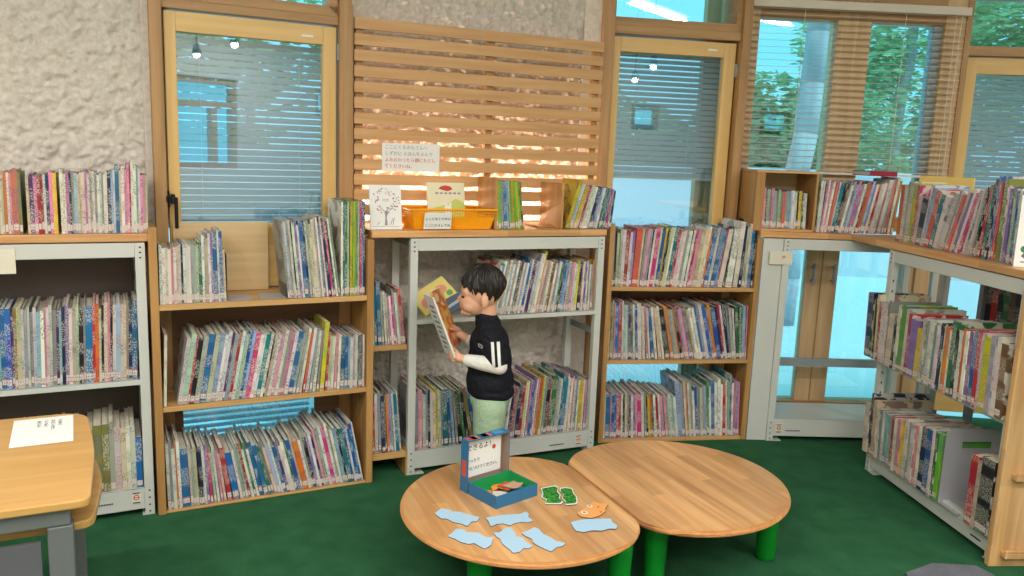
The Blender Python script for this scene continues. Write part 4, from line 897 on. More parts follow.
for k, P in PZ.items():
    c = (sum(p[0] for p in P)/len(P), sum(p[1] for p in P)/len(P)); zt = TZ+.0036; P = wobble([(c[0]+(x-c[0])*1.04, c[1]+(y_-c[1])*1.04) for x, y_ in P])
    sh = lambda f: [(c[0]+(x-c[0])*f, c[1]+(y-c[1])*f) for x, y in P]
    if k[0] == 'b':
        m = MB().prism(P, TZ+.0006, zt, 0, cap=1); single('puzzle_piece', m, [CARDE, CARDB], PZL[k], 'puzzle piece', 'W', (*c, TZ), 'light blue puzzle pieces on the table')
    else:
        m = MB().prism(P, TZ+.0006, zt, 0, cap=1); o = single('puzzle_piece', m, [CARDE, WHITEC if k != 'o' else PORANGE], PZL[k], 'puzzle piece', 'W', (*c, TZ), 'green puzzle pieces' if k[0] == 'g' else None)
        OFF[o.name] = (*c, TZ)
        if k[0] == 'g': part(o, 'leaf_print', MB().prism(sh(.88), zt, zt+.0003), PGREEN)
        else:
            for x, y, r, mt in [(.30, 2.665, .010, WHITEC), (.278, 2.612, .012, WHITEC), (.30, 2.665, .006, INKP), (.278, 2.612, .007, INKP), (.335, 2.62, .004, INKR), (.33, 2.66, .004, INKR)]:
                h_ = .0003 if mt is WHITEC else .0006; part(o, 'dot_print', MB().prism([(x+r*cos(a*pi/6), y+r*sin(a*pi/6)) for a in range(12)], zt, zt+h_), mt)

# puzzle box: tray and standing lid
p0, pr, pl0 = Vector((-.026, 2.615)), Vector((.121, 2.744)), Vector((-.152, 2.752))
BW = (pr-p0).length; BD_ = (pl0-p0).length; bang = math.atan2(pr.y-p0.y, pr.x-p0.x)
t = bpy.data.objects.new('puzzle_box', None); C.objects.link(t); t.matrix_world = Matrix.Translation((p0.x, p0.y, TZ+.0005)) @ Matrix.Rotation(bang, 4, 'Z')
tag(t, 'open blue puzzle box with its lid standing upright, on the low table', 'box'); OFF[t.name] = (0, 0, 0)
BW, BL, BH = .192, .156, .046
BLUE = mat('box_blue_card', (44, 110, 156), .5); CBRD = mat('brown_card', (150, 126, 108), .8); GIN = mat('box_green_lining', (26, 150, 78), .6)
def tray(w, l, h, th, MM, outer, inner):
    m = MB()
    m.box(0, w, 0, l, 0, th, 0, MM)
    for a, b, c, d in ((0, w, 0, th), (0, w, l-th, l), (0, th, th, l-th), (w-th, w, th, l-th)): m.box(a, b, c, d, th, h, 0, MM)
    part(t, outer[0], m, outer[1]); m = MB(); e = .0006
    m.box(th, w-th, th, l-th, th, th+e, 0, MM)
    for a, b, c, d in ((th, w-th, th, th+e), (th, w-th, l-th-e, l-th), (th, th+e, th+e, l-th-e), (w-th-e, w-th, th+e, l-th-e)): m.box(a, b, c, d, th+e, h-.0004, 0, MM)
    return part(t, inner[0], m, inner[1])
tray(BW, BL, BH, .003, Matrix.Identity(4), ('tray', BLUE), ('tray_lining', GIN))
# lid stands on its long side against the back-left edge of the tray, open side towards the tray
LH = .195
LM = Matrix.Translation((-.002, 0.0, 0)) @ Matrix.Translation((0, BL+.046, 0)) @ Matrix.Rotation(RAD(90), 4, 'X')
# x along the box edge, y (lid length) up, z (lid depth) towards the tray
li = tray(.196, LH, .042, .003, LM, ('lid', BLUE), ('lid_lining', CBRD))
m = MB(); m.box(.012, .184, .040, .185, .0042, .0048, 0, LM); pp = part(t, 'paper_notice', m, PAPER)
for k, (tx, sz, x, y) in enumerate([('できるよ！', .026, .022, .142), ('いったり', .016, .022, .096), ('かたづけてください。', .0155, .022, .066)]):
    lettering(tx, sz, pp, LM @ Matrix.Translation((x, y, .0052)), INK)
m = MB(); m.prism([(.150+.009*cos(a*pi/8), .135+.009*sin(a*pi/8)) for a in range(16)], .0049, .0054, M=LM); part(t, 'red_dot', m, INKR, parent=pp)
rnd = random.Random(9)
for c, nm in (((230, 110, 100), 'pink_print'), ((70, 150, 210), 'blue_print'), ((190, 150, 110), 'tan_print'), ((70, 150, 210), 'blue_print'), ((214, 70, 70), 'red_print')):
    x = rnd.uniform(.01, .15); m = MB(); m.box(x, x+.04, LH, LH+.0006, .006, .036, 0, LM); part(t, nm, m, mat('print_%d_%d_%d' % c, c, .5))
m = MB(); m.box(-.0006, 0, .06, .12, .008, .034, 0, LM); part(t, 'side_print', m, mat('print_190_84_70', (190, 84, 70), .5))
# pieces in the tray
TM = t.matrix_world
cols = [((236, 140, 50), 'orange'), ((222, 70, 50), 'red'), ((120, 116, 112), 'grey'), ((212, 206, 196), 'pale'), ((196, 160, 130), 'tan'), ((56, 130, 190), 'blue'), ((90, 84, 80), 'dark'), ((230, 160, 90), 'apricot')]
spots = [(.10, .105, .0165), (.13, .085, .021), (.07, .065, .0165), (.055, .045, .021), (.14, .07, .0255), (.155, .045, .012), (.09, .05, .0075), (.05, .10, .0035)]
for i, ((c, nm), (x, y, z)) in enumerate(zip(cols, spots)):
    a0 = rnd.uniform(0, 6); P = [(x+r*1.15*cos(a0+k*pi/6), y+r*cos(0)*sin(a0+k*pi/6)) for k, r in enumerate([rnd.choice((.026, .040)) for _ in range(12)])]
    P = [(min(max(px_, .005), BW-.005), min(max(py_, .005), BL-.005)) for px_, py_ in P]
    m = MB().prism(wobble(P), z, z+.003, 0, cap=1)
    o = link('puzzle_piece', m.mesh('puzzle_piece', [CARDE, mat('print_%d_%d_%d' % c, c, .5)], (x, y, z)), None, TM @ Matrix.Translation((x, y, z)))
    tag(o, '%s puzzle piece lying inside the open blue box' % nm, 'puzzle piece', 'puzzle pieces in the box')

# ================================================================ DESK at the left
DA = RAD(26.5)
t = bpy.data.objects.new('school_desk', None); C.objects.link(t); t.matrix_world = Matrix.Translation((-.985, 1.79, 0)) @ Matrix.Rotation(DA, 4, 'Z')
tag(t, 'wood-topped desk with grey metal frame at the lower left, in front of the rack', 'desk'); OFF[t.name] = (0, 0, 0)
def rounded(P, R_, n=6):
    out = []
    for i in range(len(P)):
        r = R_[i]; a, b, c = Vector(P[i-1]), Vector(P[i]), Vector(P[(i+1) % len(P)]); u = (a-b).normalized(); v = (c-b).normalized(); p, q_ = b+u*r, b+v*r
        for k in range(n+1): f = k/n; out.append(tuple(p*(1-f)**2+b*2*f*(1-f)+q_*f*f))
    return out
# local x along the front edge (to the right positive), y to the back
m = MB().prism(rounded([(-1.1, .005), (.01, .005), (.016, .35), (-.012, .70), (-1.1, .70)], [.03, .03, .12, .08, .03]), .628, .65); part(t, 'desk_top', m, DESKW, bevel=.004)
m = MB().prism(rounded([(-1.0, .08), (.012, .07), (.034, .35), (-.01, .62), (-1.0, .62)], [.03, .04, .12, .10, .03]), .545, .567); part(t, 'under_board', m, DESKW, bevel=.004)
m = MB(); m.box(-1.05, -.035, .02, .05, .585, .627); m.box(-1.05, -.035, .60, .63, .585, .627); part(t, 'apron', m, GREYM, bevel=.003)
m = MB(); m.box(-1.05, -.10, .035, .045, .30, .545); part(t, 'front_panel', m, GREYD)
for x, y in ((-.085, .02), (-.085, .57), (-1.04, .02), (-1.04, .57)):
    m = MB(); m.box(x, x+.055, y, y+.045, 0, .584); part(t, 'leg', m, GREYM, bevel=.004)
m = MB(); m.box(-1.04, -.08, .30, .33, .10, .13); part(t, 'cross_bar', m, GREYM)
PM = Matrix.Translation((-.985, 1.79, .6512)) @ Matrix.Rotation(DA, 4, 'Z')
o = tag(link('paper_notice', MB().box(0, .155, 0, .24, 0, .0008).mesh('paper_notice', PAPER), None, PM @ Matrix.Translation((-.195, .425, 0)) @ Matrix.Rotation(RAD(2), 4, 'Z')), 'white paper notice with vertical print lying on the desk', 'paper')
for k, tx in enumerate(['ごじゆうに', 'おつかいください', 'としょかん', '本のじかん']):
    lettering('\n'.join(tx), .013, o, Matrix.Translation((.060+.018*(3-k), .20, .0009)), INK, spacing=.9)

# ================================================================ CEILING LAMPS
def ceiling_lamp(x, y, ang, L=1.25, e=34, label=''):
    t = bpy.data.objects.new('ceiling_lamp', None); C.objects.link(t); t.matrix_world = Matrix.Translation((x, y, 2.92)) @ Matrix.Rotation(RAD(ang), 4, 'Z'); tag(t, label, 'lamp', 'ceiling lamps'); OFF[t.name] = (0, 0, 2.92)
    m = MB(); m.box(-L/2, L/2, -.06, .06, 2.96, 3.02); part(t, 'housing', m, HEADR)
    m = MB(); m.tube((-L/2+.02, 0, 2.935), (L/2-.02, 0, 2.935), .018, 12); part(t, 'tube', m, mat('lamp_tube', (255, 255, 255), fn=emit_fn((1, .97, .92), 6)))
    m = MB()
    for sx in (-.4, .4): m.tube((sx*L, 0, 3.02), (sx*L, 0, CEIL), .006, 8)
    part(t, 'hanger', m, STEELD)
    ld = bpy.data.lights.new('lamp_light', 'AREA'); ld.shape = 'RECTANGLE'; ld.size = L; ld.size_y = .10; ld.energy = e*LAMP; ld.color = (1, .95, .88)
    lo = bpy.data.objects.new('lamp_light', ld); C.objects.link(lo); lo.parent = t; lo.matrix_local = Matrix.Translation((0, 0, -.01))
for x, y, a_, where in [(-1.9, .8, 20, 'above and behind the desk'), (-.4, .6, 0, 'above the carpet before the round tables'), (1.2, .7, -10, 'before the empty round table'), (2.7, .9, -35, 'beyond the right steel rack'),
                 (-1.2, -.9, 10, 'behind the viewer on the left'), (.8, -.9, 0, 'directly behind the viewer'), (2.5, -.9, -10, 'behind the viewer on the right'), (4.2, 1.8, -50, 'near the east wall')]:
    ceiling_lamp(x, y, a_, label='white ceiling tube lamp hanging '+where)
for x, y, where in [(1.05, .35, 'right one mirrored in the left window'), (1.43, -.79, 'left one mirrored in the left window'), (2.28, 1.57, 'right one mirrored in the middle window'), (2.77, .29, 'left one mirrored in the middle window'), (3.81, 2.79, 'nearer one by the far right window'), (4.84, 1.69, 'farther one by the far right window')]:
    t = bpy.data.objects.new('spot_lamp', None); C.objects.link(t); t.matrix_world = Matrix.Translation((x, y, 2.3)); tag(t, 'small pendant spot lamp, '+where, 'lamp', 'pendant spot lamps'); OFF[t.name] = (0, 0, 2.3)
    m = MB(); m.tube((0, 0, 2.38), (0, 0, CEIL), .006, 8); part(t, 'rod', m, BLACKM)
    m = MB(); m.lathe([(.02, 2.40), (.035, 2.37), (.042, 2.31), (.040, 2.31), (.02, 2.385)], n=16); part(t, 'shade', m, BLACKM)
    m = MB(); m.lathe([(.004, 2.275), (.022, 2.285), (.028, 2.30), (.022, 2.322), (.006, 2.33)], n=16); part(t, 'bulb', m, mat('spot_bulb', (255, 255, 255), fn=emit_fn((1, .97, .93), 60)), smooth=True)

# ================================================================ OUTSIDE
single_ground = MB().box(-20, 24, 4.75, 40, -.2, -.12); struct('outdoor_ground', single_ground, mat('pale_ground', (222, 228, 230), .9))  # pale outdoor ground beyond the windows
m = MB(); m.box(-9, 16, 11.6, 11.8, -.12, 1.32); m.box(-9, 16, 11.55, 11.85, 1.32, 1.38)
single('garden_wall', m, mat('garden_wall_render', (226, 222, 228), .9), 'low pale garden wall outside, seen through the door glass', 'wall', 'W', (3, 11.6, -.12))
BARK = mat('bark', rough=.9, fn=wood((170, 160, 172), (214, 206, 212), axis=2, scale=.4))
LEAF = mat('leaf', rough=.6, fn=leaf_fn((110, 176, 124), (196, 230, 180))); LEAF2 = mat('leaf_dark', rough=.6, fn=leaf_fn((84, 150, 100), (160, 206, 150)))
def tree(base, top, r0, r1, blobs, nleaf, label, mt, size=.11, seed=1, branches=()):
    rn = random.Random(seed); t = bpy.data.objects.new('tree', None); C.objects.link(t); t.matrix_world = Matrix.Translation(base); tag(t, label, 'tree'); OFF[t.name] = base
    m = MB(); n = 10; P = [Vector(base).lerp(Vector(top), k/n)+Vector((rn.uniform(-1, 1)*.03, 0, 0)) for k in range(n+1)]
    for k in range(n): m.tube(P[k], P[k+1], r0+(r1-r0)*k/n, 14, r2=r0+(r1-r0)*(k+1)/n)
    for b0_, b1_, r in branches: m.tube(b0_, b1_, r, 8, r2=r*.4)
    part(t, 'trunk', m, BARK, smooth=True)
    m = MB(); tot = sum(b[3]**2 for b in blobs)
    for bx, by, bz, br in blobs:
        for _ in range(int(nleaf*br*br/tot)):
            d = Vector((rn.gauss(0, 1), rn.gauss(0, 1), rn.gauss(0, 1))).normalized()*br*rn.uniform(.35, 1)**.5; c = Vector((bx, by, bz))+Vector((d.x*1.1, d.y*.8, d.z*.8))
            R = Matrix.Rotation(rn.uniform(0, 6.3), 3, 'Z') @ Matrix.Rotation(rn.uniform(-1.2, 1.2), 3, 'X'); s = size*rn.uniform(.6, 1.2); i = len(m.v)
            m.v += [c+R @ Vector(p) for p in ((-s, 0, 0), (0, -s*.45, .01), (s, 0, 0), (0, s*.45, .01))]; m.f.append((i, i+1, i+2, i+3)); m.m.append(0)
    part(t, 'foliage', m, mt)
tree((2.70, 8, -.12), (2.88, 8, 4.6), .125, .10, [(1.9, 8.2, 3.5, .55), (2.4, 8.1, 3.9, .7), (3.1, 8.3, 3.8, .5)], 900, 'tree with a thick pale trunk just outside the wide window', LEAF, .07, 2, [((2.7, 8, 3.0), (2.1, 8.1, 3.5), .03), ((2.7, 8, 3.2), (3.1, 8.2, 3.7), .03)])
rn = random.Random(5)
def blobs(x0, x1, y, z0, z1, n, r): return [(rn.uniform(x0, x1), y+rn.uniform(-.6, .6), rn.uniform(z0, z1), r*rn.uniform(.7, 1.2)) for _ in range(n)]
tree((5.9, 13.2, -.12), (6.2, 13.2, 4.5), .14, .06, blobs(4.9, 7.4, 13.2, 1.0, 4.6, 26, .75), 12000, 'leafy tree filling the right pane of the wide window', LEAF, .085, 3)
tree((8.6, 13.8, -.12), (8.6, 13.8, 4.6), .14, .06, blobs(7.2, 10.2, 13.8, .8, 4.8, 24, .85), 11000, 'dark leafy tree at the right beyond the garden wall', LEAF2, .08, 4)
tree((3.9, 14.2, -.12), (3.9, 14.2, 2.0), .10, .05, blobs(2.4, 5.4, 14.2, .6, 2.55, 34, .62), 12000, 'low bushy tree beyond the garden wall in the left pane of the wide window', LEAF, .10, 5)
tree((1.1, 14.6, -.12), (1.1, 14.6, 2.0), .10, .05, blobs(-.6, 2.6, 14.6, .8, 2.3, 18, .75), 3500, 'bushy tree outside behind the middle window', LEAF2, .12, 6)
tree((-4.4, 13.6, -.12), (-4.4, 13.6, 3.0), .12, .05, blobs(-6.4, -2.4, 13.6, .8, 3.6, 22, .85), 4000, 'leafy tree outside behind the left window', LEAF2, .12, 7)
# ================================================================ THE BOY
def hull(parts, name, voxel=.0035, smooth=3):
    """union of tapered capsules (p, r, q, r2) and ellipsoids (c, (rx, ry, rz), rot-euler) as one skin"""
    bm = bmesh.new()
    for it in parts:
        b2 = bmesh.new()
        if len(it) == 4:
            p, r, q, r2 = it
            for c, rr in ((p, r), (q, r2)):
                bmesh.ops.create_icosphere(b2, subdivisions=3, radius=rr, matrix=Matrix.Translation(c))
            h = bmesh.ops.convex_hull(b2, input=b2.verts[:])
            dead = [g for g in h['geom_interior'] if isinstance(g, bmesh.types.BMVert)]; bmesh.ops.delete(b2, geom=dead, context='VERTS')
        else:
            c, r, e = it; R = Matrix.Translation(c) @ Matrix.Rotation(RAD(e[2]), 4, 'Z') @ Matrix.Rotation(RAD(e[1]), 4, 'Y') @ Matrix.Rotation(RAD(e[0]), 4, 'X') @ Matrix.Diagonal((*r, 1))
            bmesh.ops.create_icosphere(b2, subdivisions=4, radius=1, matrix=R)
        me = bpy.data.meshes.new('tmp'); b2.to_mesh(me); b2.free(); bm.from_mesh(me); bpy.data.meshes.remove(me)
    me = bpy.data.meshes.new('tmp'); bm.to_mesh(me); bm.free()
    o = bpy.data.objects.new('tmp', me); C.objects.link(o)
    rm = o.modifiers.new('r', 'REMESH'); rm.mode = 'VOXEL'; rm.voxel_size = voxel; rm.use_smooth_shade = True
    sm = o.modifiers.new('s', 'SMOOTH'); sm.factor = .5; sm.iterations = smooth
    bpy.context.view_layer.update()
    out = bpy.data.meshes.new_from_object(o.evaluated_get(bpy.context.evaluated_depsgraph_get())); out.name = name; bpy.data.objects.remove(o)
    out.polygons.foreach_set('use_smooth', [True]*len(out.polygons)); return out

V = Vector; BY = 3.38
boy = bpy.data.objects.new('person', None); C.objects.link(boy); boy.matrix_world = Matrix.Translation((-.07, BY, 0))
tag(boy, 'small boy in a black shirt and pale green trousers standing and reading an open book', 'person')
BO = V((-.07, BY, 0)); OFF[boy.name] = tuple(BO)
def bpart(name, me, mt, label=None, parent=None):
    me.transform(Matrix.Translation(-BO)); me.materials.clear(); me.materials.append(mt); return link(name, me, parent or boy, None, label)
SKIN = mat('skin', (226, 172, 142), .5, fn=skin_fn)
def y(v): return BY+v
hip = [V((-.075, y(-.055), .41)), V((-.075, y(.055), .41))]; knee = [V((-.085, y(-.065), .235)), V((-.09, y(.065), .235))]; ank = [V((-.06, y(-.068), .055)), V((-.065, y(.07), .055))]
sh = [V((-.083, y(-.098), .722)), V((-.100, y(.098), .722))]; el = [V((-.040, y(-.130), .615)), V((-.085, y(.125), .615))]
wr = [V((-.182, y(-.112), .634)), V((-.188, y(.110), .668))]
HX = V((-.013, 0, -.004))
body = [
 # head
 (V((-.112, BY, .925)), (.084, .075, .092), (0, 0, 0)), (V((-.146, BY, .868)), (.062, .060, .066), (0, -12, 0)),
 (V((-.158, y(-.030), .852)), (.036, .029, .032), (0, 0, 0)), (V((-.158, y(.030), .852)), (.036, .029, .032), (0, 0, 0)),
 (V((-.199, BY, .890)), .007, V((-.210, BY, .874)), .0085), (V((-.206, y(-.007), .869)), (.007, .005, .005), (0, 0, 0)), (V((-.206, y(.007), .869)), (.007, .005, .005), (0, 0, 0)),
 (V((-.198, BY, .853)), (.009, .016, .008), (0, 0, 0)), (V((-.201, BY, .846)), (.007, .014, .0042), (0, 0, 0)), (V((-.198, BY, .838)), (.007, .012, .0042), (0, 0, 0)), (V((-.187, BY, .818)), (.014, .018, .014), (0, 0, 0)), (V((-.165, BY, .822)), (.030, .038, .022), (0, -15, 0)),
 (V((-.176, BY, .912)), (.026, .058, .034), (0, 0, 0)),
 (V((-.098, y(-.075), .880)), (.016, .008, .024), (0, -10, 12)), (V((-.098, y(.075), .880)), (.016, .008, .024), (0, -10, -12)), (V((-.102, y(-.074), .862)), (.009, .007, .010), (0, 0, 0)),
 # neck and trunk
 (V((-.108, BY, .86)), .040, V((-.096, BY, .77)), .040),
 (V((-.102, BY, .84)), .037, V((-.092, BY, .76)), .036),
 (V((-.092, y(-.06), .722)), .045, V((-.092, y(.06), .722)), .045), (V((-.088, BY, .68)), (.072, .098, .09), (0, 0, 0)),
 (V((-.085, BY, .58)), (.080, .092, .12), (0, 0, 0)), (V((-.080, BY, .47)), (.080, .090, .085), (0, 0, 0)),
]
k_ = next(i for i, q in enumerate(body) if len(q) == 4 and q[1] == .040)
for q in range(k_):
    b_ = body[q]; body[q] = (b_[0]+HX, *b_[1:]) if len(b_) == 3 else (b_[0]+HX, b_[1], b_[2]+HX, b_[3])
for i in (0, 1):
    body += [(hip[i], .062, knee[i], .043), (knee[i], .043, ank[i], .028), (ank[i], .028, ank[i]+V((-.035, 0, -.025)), .026), (ank[i]+V((.008, 0, -.028)), .024, ank[i]+V((-.085, 0, -.034)), .020),
             (sh[i], .042, el[i], .031), (el[i], .031, wr[i], .021)]
# near hand: palm under the lower right corner of the book, fingers wrapping to the cover side
def hand(w, palm, base, side, curl, thumb):
    """base: direction of the fingers, side: direction across the knuckles, curl: direction the tips bend to"""
    P = [(w, .019, palm, .018), (palm-side*.011, .012, palm+side*.011, .012)]
    k0 = palm+base*.014
    for j, (off, L) in enumerate(((-.018, .030), (-.006, .034), (.006, .032), (.017, .026))):
        a = k0+side*off; b = a+base*L*.45+curl*L*.10; c = b+base*L*.25+curl*L*.40; e = c-base*L*.15+curl*L*.38
        P += [(a-base*.008, .0078, b, .0070), (b, .0070, c, .0064), (c, .0064, e, .0056)]
    P += [(palm-side*.012-base*.004, .0090, thumb[0], .0080), (thumb[0], .0080, thumb[1], .0066)]
    return P
hn = V((-.212, y(-.105), .640)); hf = V((-.228, y(.115), .694))
body += hand(wr[0], hn, V((-.95, -.05, .15)).normalized(), V((.10, .15, -1)).normalized()*-1, V((-.1, 1, .12)).normalized(), (V((-.220, y(-.090), .660)), V((-.236, y(-.075), .672))))
body += hand(wr[1], hf, V((-.9, .2, .3)).normalized(), V((.25, 0, .95)).normalized()*-1, V((-.45, .8, .1)).normalized(), (V((-.244, y(.095), .712)), V((-.262, y(.082), .720))))
bpart('body', hull(body, 'body', .0032, 3), SKIN)

# clothes
def shirt_fn(m, N, L, b):
    """black knit with two white bars on each sleeve and a small ring on the chest (own object coordinates)"""
    tc = N.new('ShaderNodeTexCoord'); sx = N.new('ShaderNodeSeparateXYZ'); L.new(tc.outputs['Object'], sx.inputs[0])
    def op(o, a, b_, c=None):
        n = N.new('ShaderNodeMath'); n.operation = o
        for i, q in enumerate((a, b_, c)):
            if q is None: continue
            if isinstance(q, (int, float)): n.inputs[i].default_value = q
            else: L.new(q, n.inputs[i])
        return n.outputs[0]
    X, Y, Z = sx.outputs
    # bars follow the upper arm, which leans back towards the elbow
    u = op('MULTIPLY_ADD', op('SUBTRACT', Z, .66), .10, X)
    bar = lambda c: op('LESS_THAN', op('ABSOLUTE', op('SUBTRACT', u, c), 0), .0062)
    bars = op('MAXIMUM', bar(.004), bar(.028)); zr = op('MULTIPLY', op('GREATER_THAN', Z, .622), op('LESS_THAN', Z, .722)); yr = op('GREATER_THAN', op('ABSOLUTE', Y, 0), .105)
    bars = op('MULTIPLY', op('MULTIPLY', bars, zr), yr)
    dx = op('SUBTRACT', X, -.052); dz = op('SUBTRACT', Z, .695); r = op('SQRT', op('ADD', op('MULTIPLY', dx, dx), op('MULTIPLY', dz, dz)), 0)
    ring = op('MULTIPLY', op('LESS_THAN', op('ABSOLUTE', op('SUBTRACT', r, .0085), 0), .0028), op('LESS_THAN', Y, 0)); tot = op('MAXIMUM', bars, op('MULTIPLY', ring, .6))
    mx = N.new('ShaderNodeMixRGB'); mx.inputs[1].default_value = (*lin((26, 27, 36)), 1); mx.inputs[2].default_value = (*lin((232, 232, 230)), 1); L.new(tot, mx.inputs[0]); L.new(mx.outputs[0], b.inputs['Base Color'])
    n2 = N.new('ShaderNodeTexNoise'); n2.inputs['Scale'].default_value = 14; n2.inputs['Distortion'].default_value = 1.5; L.new(tc.outputs['Object'], n2.inputs[0])
    bp = N.new('ShaderNodeBump'); bp.inputs['Strength'].default_value = .5; bp.inputs['Distance'].default_value = .03; L.new(n2.outputs[0], bp.inputs['Height']); L.new(bp.outputs[0], b.inputs['Normal'])
SHIRT = mat('black_shirt', (20, 20, 26), .8, fn=shirt_fn, spec=.2)
WHITES = mat('white_sleeve', rough=.85, fn=cloth_fn((222, 220, 216), (234, 232, 228))); TROU = mat('green_trousers', rough=.9, fn=cloth_fn((150, 178, 148), (170, 196, 166)))
SOCK = mat('grey_socks', rough=.9, fn=cloth_fn((120, 122, 126), (140, 142, 146)))
shirt = [(V((-.092, y(-.062), .722)), .053, V((-.092, y(.062), .722)), .053), (V((-.096, BY, .762)), .056, V((-.106, BY, .790)), .047), (V((-.090, y(-.060), .748)), .050, V((-.090, y(.060), .748)), .050), (V((-.088, BY, .68)), (.086, .108, .095), (0, 0, 0)),
         (V((-.084, BY, .60)), (.096, .112, .14), (0, 0, 0)), (V((-.080, BY, .52)), (.104, .118, .10), (0, 0, 0)), (V((-.076, BY, .478)), (.104, .116, .050), (0, 5, 0))]
for i in (0, 1): shirt.append((sh[i], .050, sh[i].lerp(el[i], .80), .043))
bpart('shirt', hull(shirt, 'shirt', .004, 5), SHIRT, 'black short-sleeved shirt with white sleeve bars')
for i in (0, 1):
    bpart('sleeve', hull([(sh[i].lerp(el[i], .72), .036, el[i], .034), (el[i], .034, el[i].lerp(wr[i], .5), .032), (el[i].lerp(wr[i], .5), .032, wr[i]-(wr[i]-el[i]).normalized()*.008, .0245)], 'sleeve', .003, 3), WHITES, 'white long sleeve')
tr = [(V((-.077, BY, .44)), (.088, .100, .075), (0, 0, 0))]
for i in (0, 1): tr += [(hip[i], .073, knee[i], .058), (knee[i], .058, ank[i]+V((0, 0, .03)), .045)]
bpart('trousers', hull(tr, 'trousers', .004, 4), TROU, 'pale green trousers')
for i in (0, 1): bpart('sock', hull([(ank[i]+V((0, 0, .03)), .031, ank[i], .030), (ank[i], .030, ank[i]+V((-.035, 0, -.024)), .028), (ank[i]+V((.008, 0, -.026)), .027, ank[i]+V((-.086, 0, -.031)), .023)], 'sock', .003, 3), SOCK, 'grey sock')

# hair: a cap of locks, fringe to the brows, short at the nape
def hair_mesh():
    m = MB(); na, nr = 200, 26; c = V((-.119, BY, .927)); R3 = V((.092, .085, .096))
    def pm(a):    # polar reach from the crown, a = 0 is the face
        t_ = abs((a+pi) % (2*pi)-pi)/pi
        base = interp([(0, 97), (.16, 100), (.26, 106), (.33, 122), (.38, 124), (.43, 106), (.53, 106), (.62, 132), (.8, 150), (1, 153)], t_)
        return RAD(base + 8*noise.noise(V((a*5, 1, 0))) + 9*noise.noise(V((a*15, 4, 0))))
    for j in range(nr+1):
        for i in range(na):
            a = 2*pi*i/na; ph = pm(a)*j/nr
            lock = noise.noise(V((cos(a)*7+ph*1.2, sin(a)*7, ph*1.8)))*.010+noise.noise(V((a*20+ph*2, ph*1.6, 3)))*.0055
            f = j/nr; tip = -.010*max(0, (f-.86)/.14)
            k = 1+.02*sin(ph*2)
            d = V((-cos(a)*sin(ph)*(R3.x*k+lock+tip), sin(a)*sin(ph)*(R3.y*k+lock+tip), cos(ph)*(R3.z+lock*.8)))
            if ph > pi/2: d.x *= 1-.25*(ph-pi/2); d.y *= 1-.22*(ph-pi/2)
            m.v.append(c+d)
    for i in range(na):   # inner rim
        v = m.v[nr*na+i]; m.v.append(c+(v-c)*.86+V((0, 0, .004)))
    for j in range(nr+1):
        for i in range(na):
            m.f.append((j*na+i, (j+1)*na+i, (j+1)*na+(i+1) % na, j*na+(i+1) % na)); m.m.append(0)
    return m.mesh('hair', [], smooth=True)
def hair_fn(m, N, L, b):
    tc = N.new('ShaderNodeTexCoord'); mp = N.new('ShaderNodeMapping'); mp.inputs['Scale'].default_value = (260, 260, 22); L.new(tc.outputs['Object'], mp.inputs[0])
    n = N.new('ShaderNodeTexNoise'); n.inputs['Scale'].default_value = 1; n.inputs['Detail'].default_value = 3; L.new(mp.outputs[0], n.inputs[0])
    r = ramp(N, [(.3, (14, 12, 13)), (.75, (44, 36, 34))]); L.new(n.outputs[0], r.inputs[0]); L.new(r.outputs[0], b.inputs['Base Color'])
    bp = N.new('ShaderNodeBump'); bp.inputs['Strength'].default_value = .8; bp.inputs['Distance'].default_value = .004; L.new(n.outputs[0], bp.inputs['Height']); L.new(bp.outputs[0], b.inputs['Normal'])
bpart('hair', hair_mesh(), mat('black_hair', rough=.45, fn=hair_fn), 'short black hair with a fringe')
DARK = mat('eye_dark', (24, 18, 18), .3); LIP = mat('lips', (196, 112, 104), .5)
for s_ in (-1, 1):
    bpart('eye', hull([(V((-.2025, y(.031*s_), .8845)), (.0085, .0145, .0058), (0, 0, -22*s_))], 'eye', .0012, 1), DARK)
    bpart('eyebrow', hull([(V((-.2115, y(.022*s_), .902)), .0022, V((-.201, y(.044*s_), .902)), .0018)], 'eyebrow', .001, 1), DARK)
bpart('lips', hull([(V((-.217, BY, .8385)), (.006, .013, .0028), (0, 0, 0))], 'lips', .001, 1), LIP)

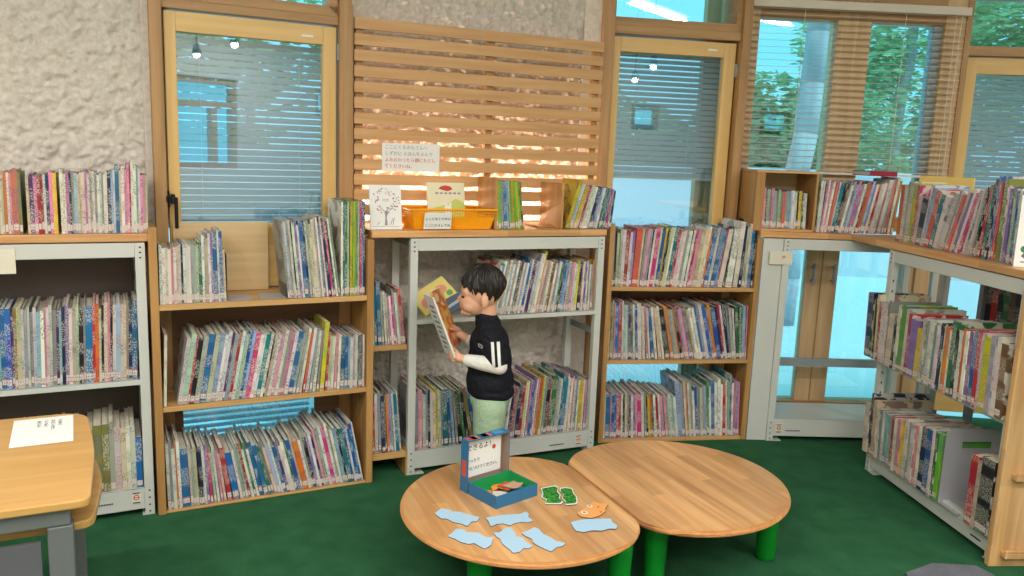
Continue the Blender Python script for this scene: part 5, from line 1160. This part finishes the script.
# the open book he holds
t = thing('open_book', 'open picture book with a white cover and orange pages held by the boy', 'book', 'W', (-.29, BY, .615))
top, bot = V((-.374, y(-.005), .885)), V((-.276, y(-.005), .632)); dn = V((.050, -.125, .010)); df = V((.052, .17, .005)); nx = (top-bot).normalized()
def slab(m, a, b, w_, th0, th1, mi=0):
    """board spanned by the spine line a-b and the width w_, between offsets th0..th1 along its normal towards the boy"""
    nn = (b-a).cross(w_).normalized()
    if nn.x < 0: nn = -nn
    i = len(m.v); m.v += [a+nn*th0, b+nn*th0, b+w_+nn*th0, a+w_+nn*th0, a+nn*th1, b+nn*th1, b+w_+nn*th1, a+w_+nn*th1]
    for f in ((0, 1, 2, 3), (7, 6, 5, 4), (0, 4, 5, 1), (1, 5, 6, 2), (2, 6, 7, 3), (3, 7, 4, 0)): m.f.append(tuple(i+k for k in f)); m.m.append(mi)
m = MB(); slab(m, bot, top, dn, 0, .003); slab(m, bot, top, df, 0, .003); part(t, 'cover', m, mat('white_cover', (232, 232, 228), .4))
m = MB(); slab(m, bot+nx*.004, top-nx*.004, dn*.96, .003, .009); part(t, 'page_block', m, PAGE)
def art(m, N, L, b):
    tc = N.new('ShaderNodeTexCoord'); n = N.new('ShaderNodeTexNoise'); n.inputs['Scale'].default_value = 14; n.inputs['Detail'].default_value = 2; L.new(tc.outputs['Object'], n.inputs[0])
    r = ramp(N, [(.3, (240, 226, 190)), (.45, (246, 196, 90)), (.52, (232, 130, 50)), (.6, (206, 84, 60)), (.68, (236, 214, 160))]); L.new(n.outputs[0], r.inputs[0]); L.new(r.outputs[0], b.inputs['Base Color'])
m = MB(); slab(m, bot+nx*.004, top-nx*.004, df*.97, .003, .009); part(t, 'illustrated_pages', m, mat('illustrated_page', rough=.5, fn=art))
m = MB()
for k in range(9):
    p = bot.lerp(top, .12+.085*k)+dn*.25; slab(m, p, p+nx*.010, dn*(.5 if k % 3 else .3), -.0006, 0)
part(t, 'cover_print', m, mat('slate_print', (120, 140, 160)))
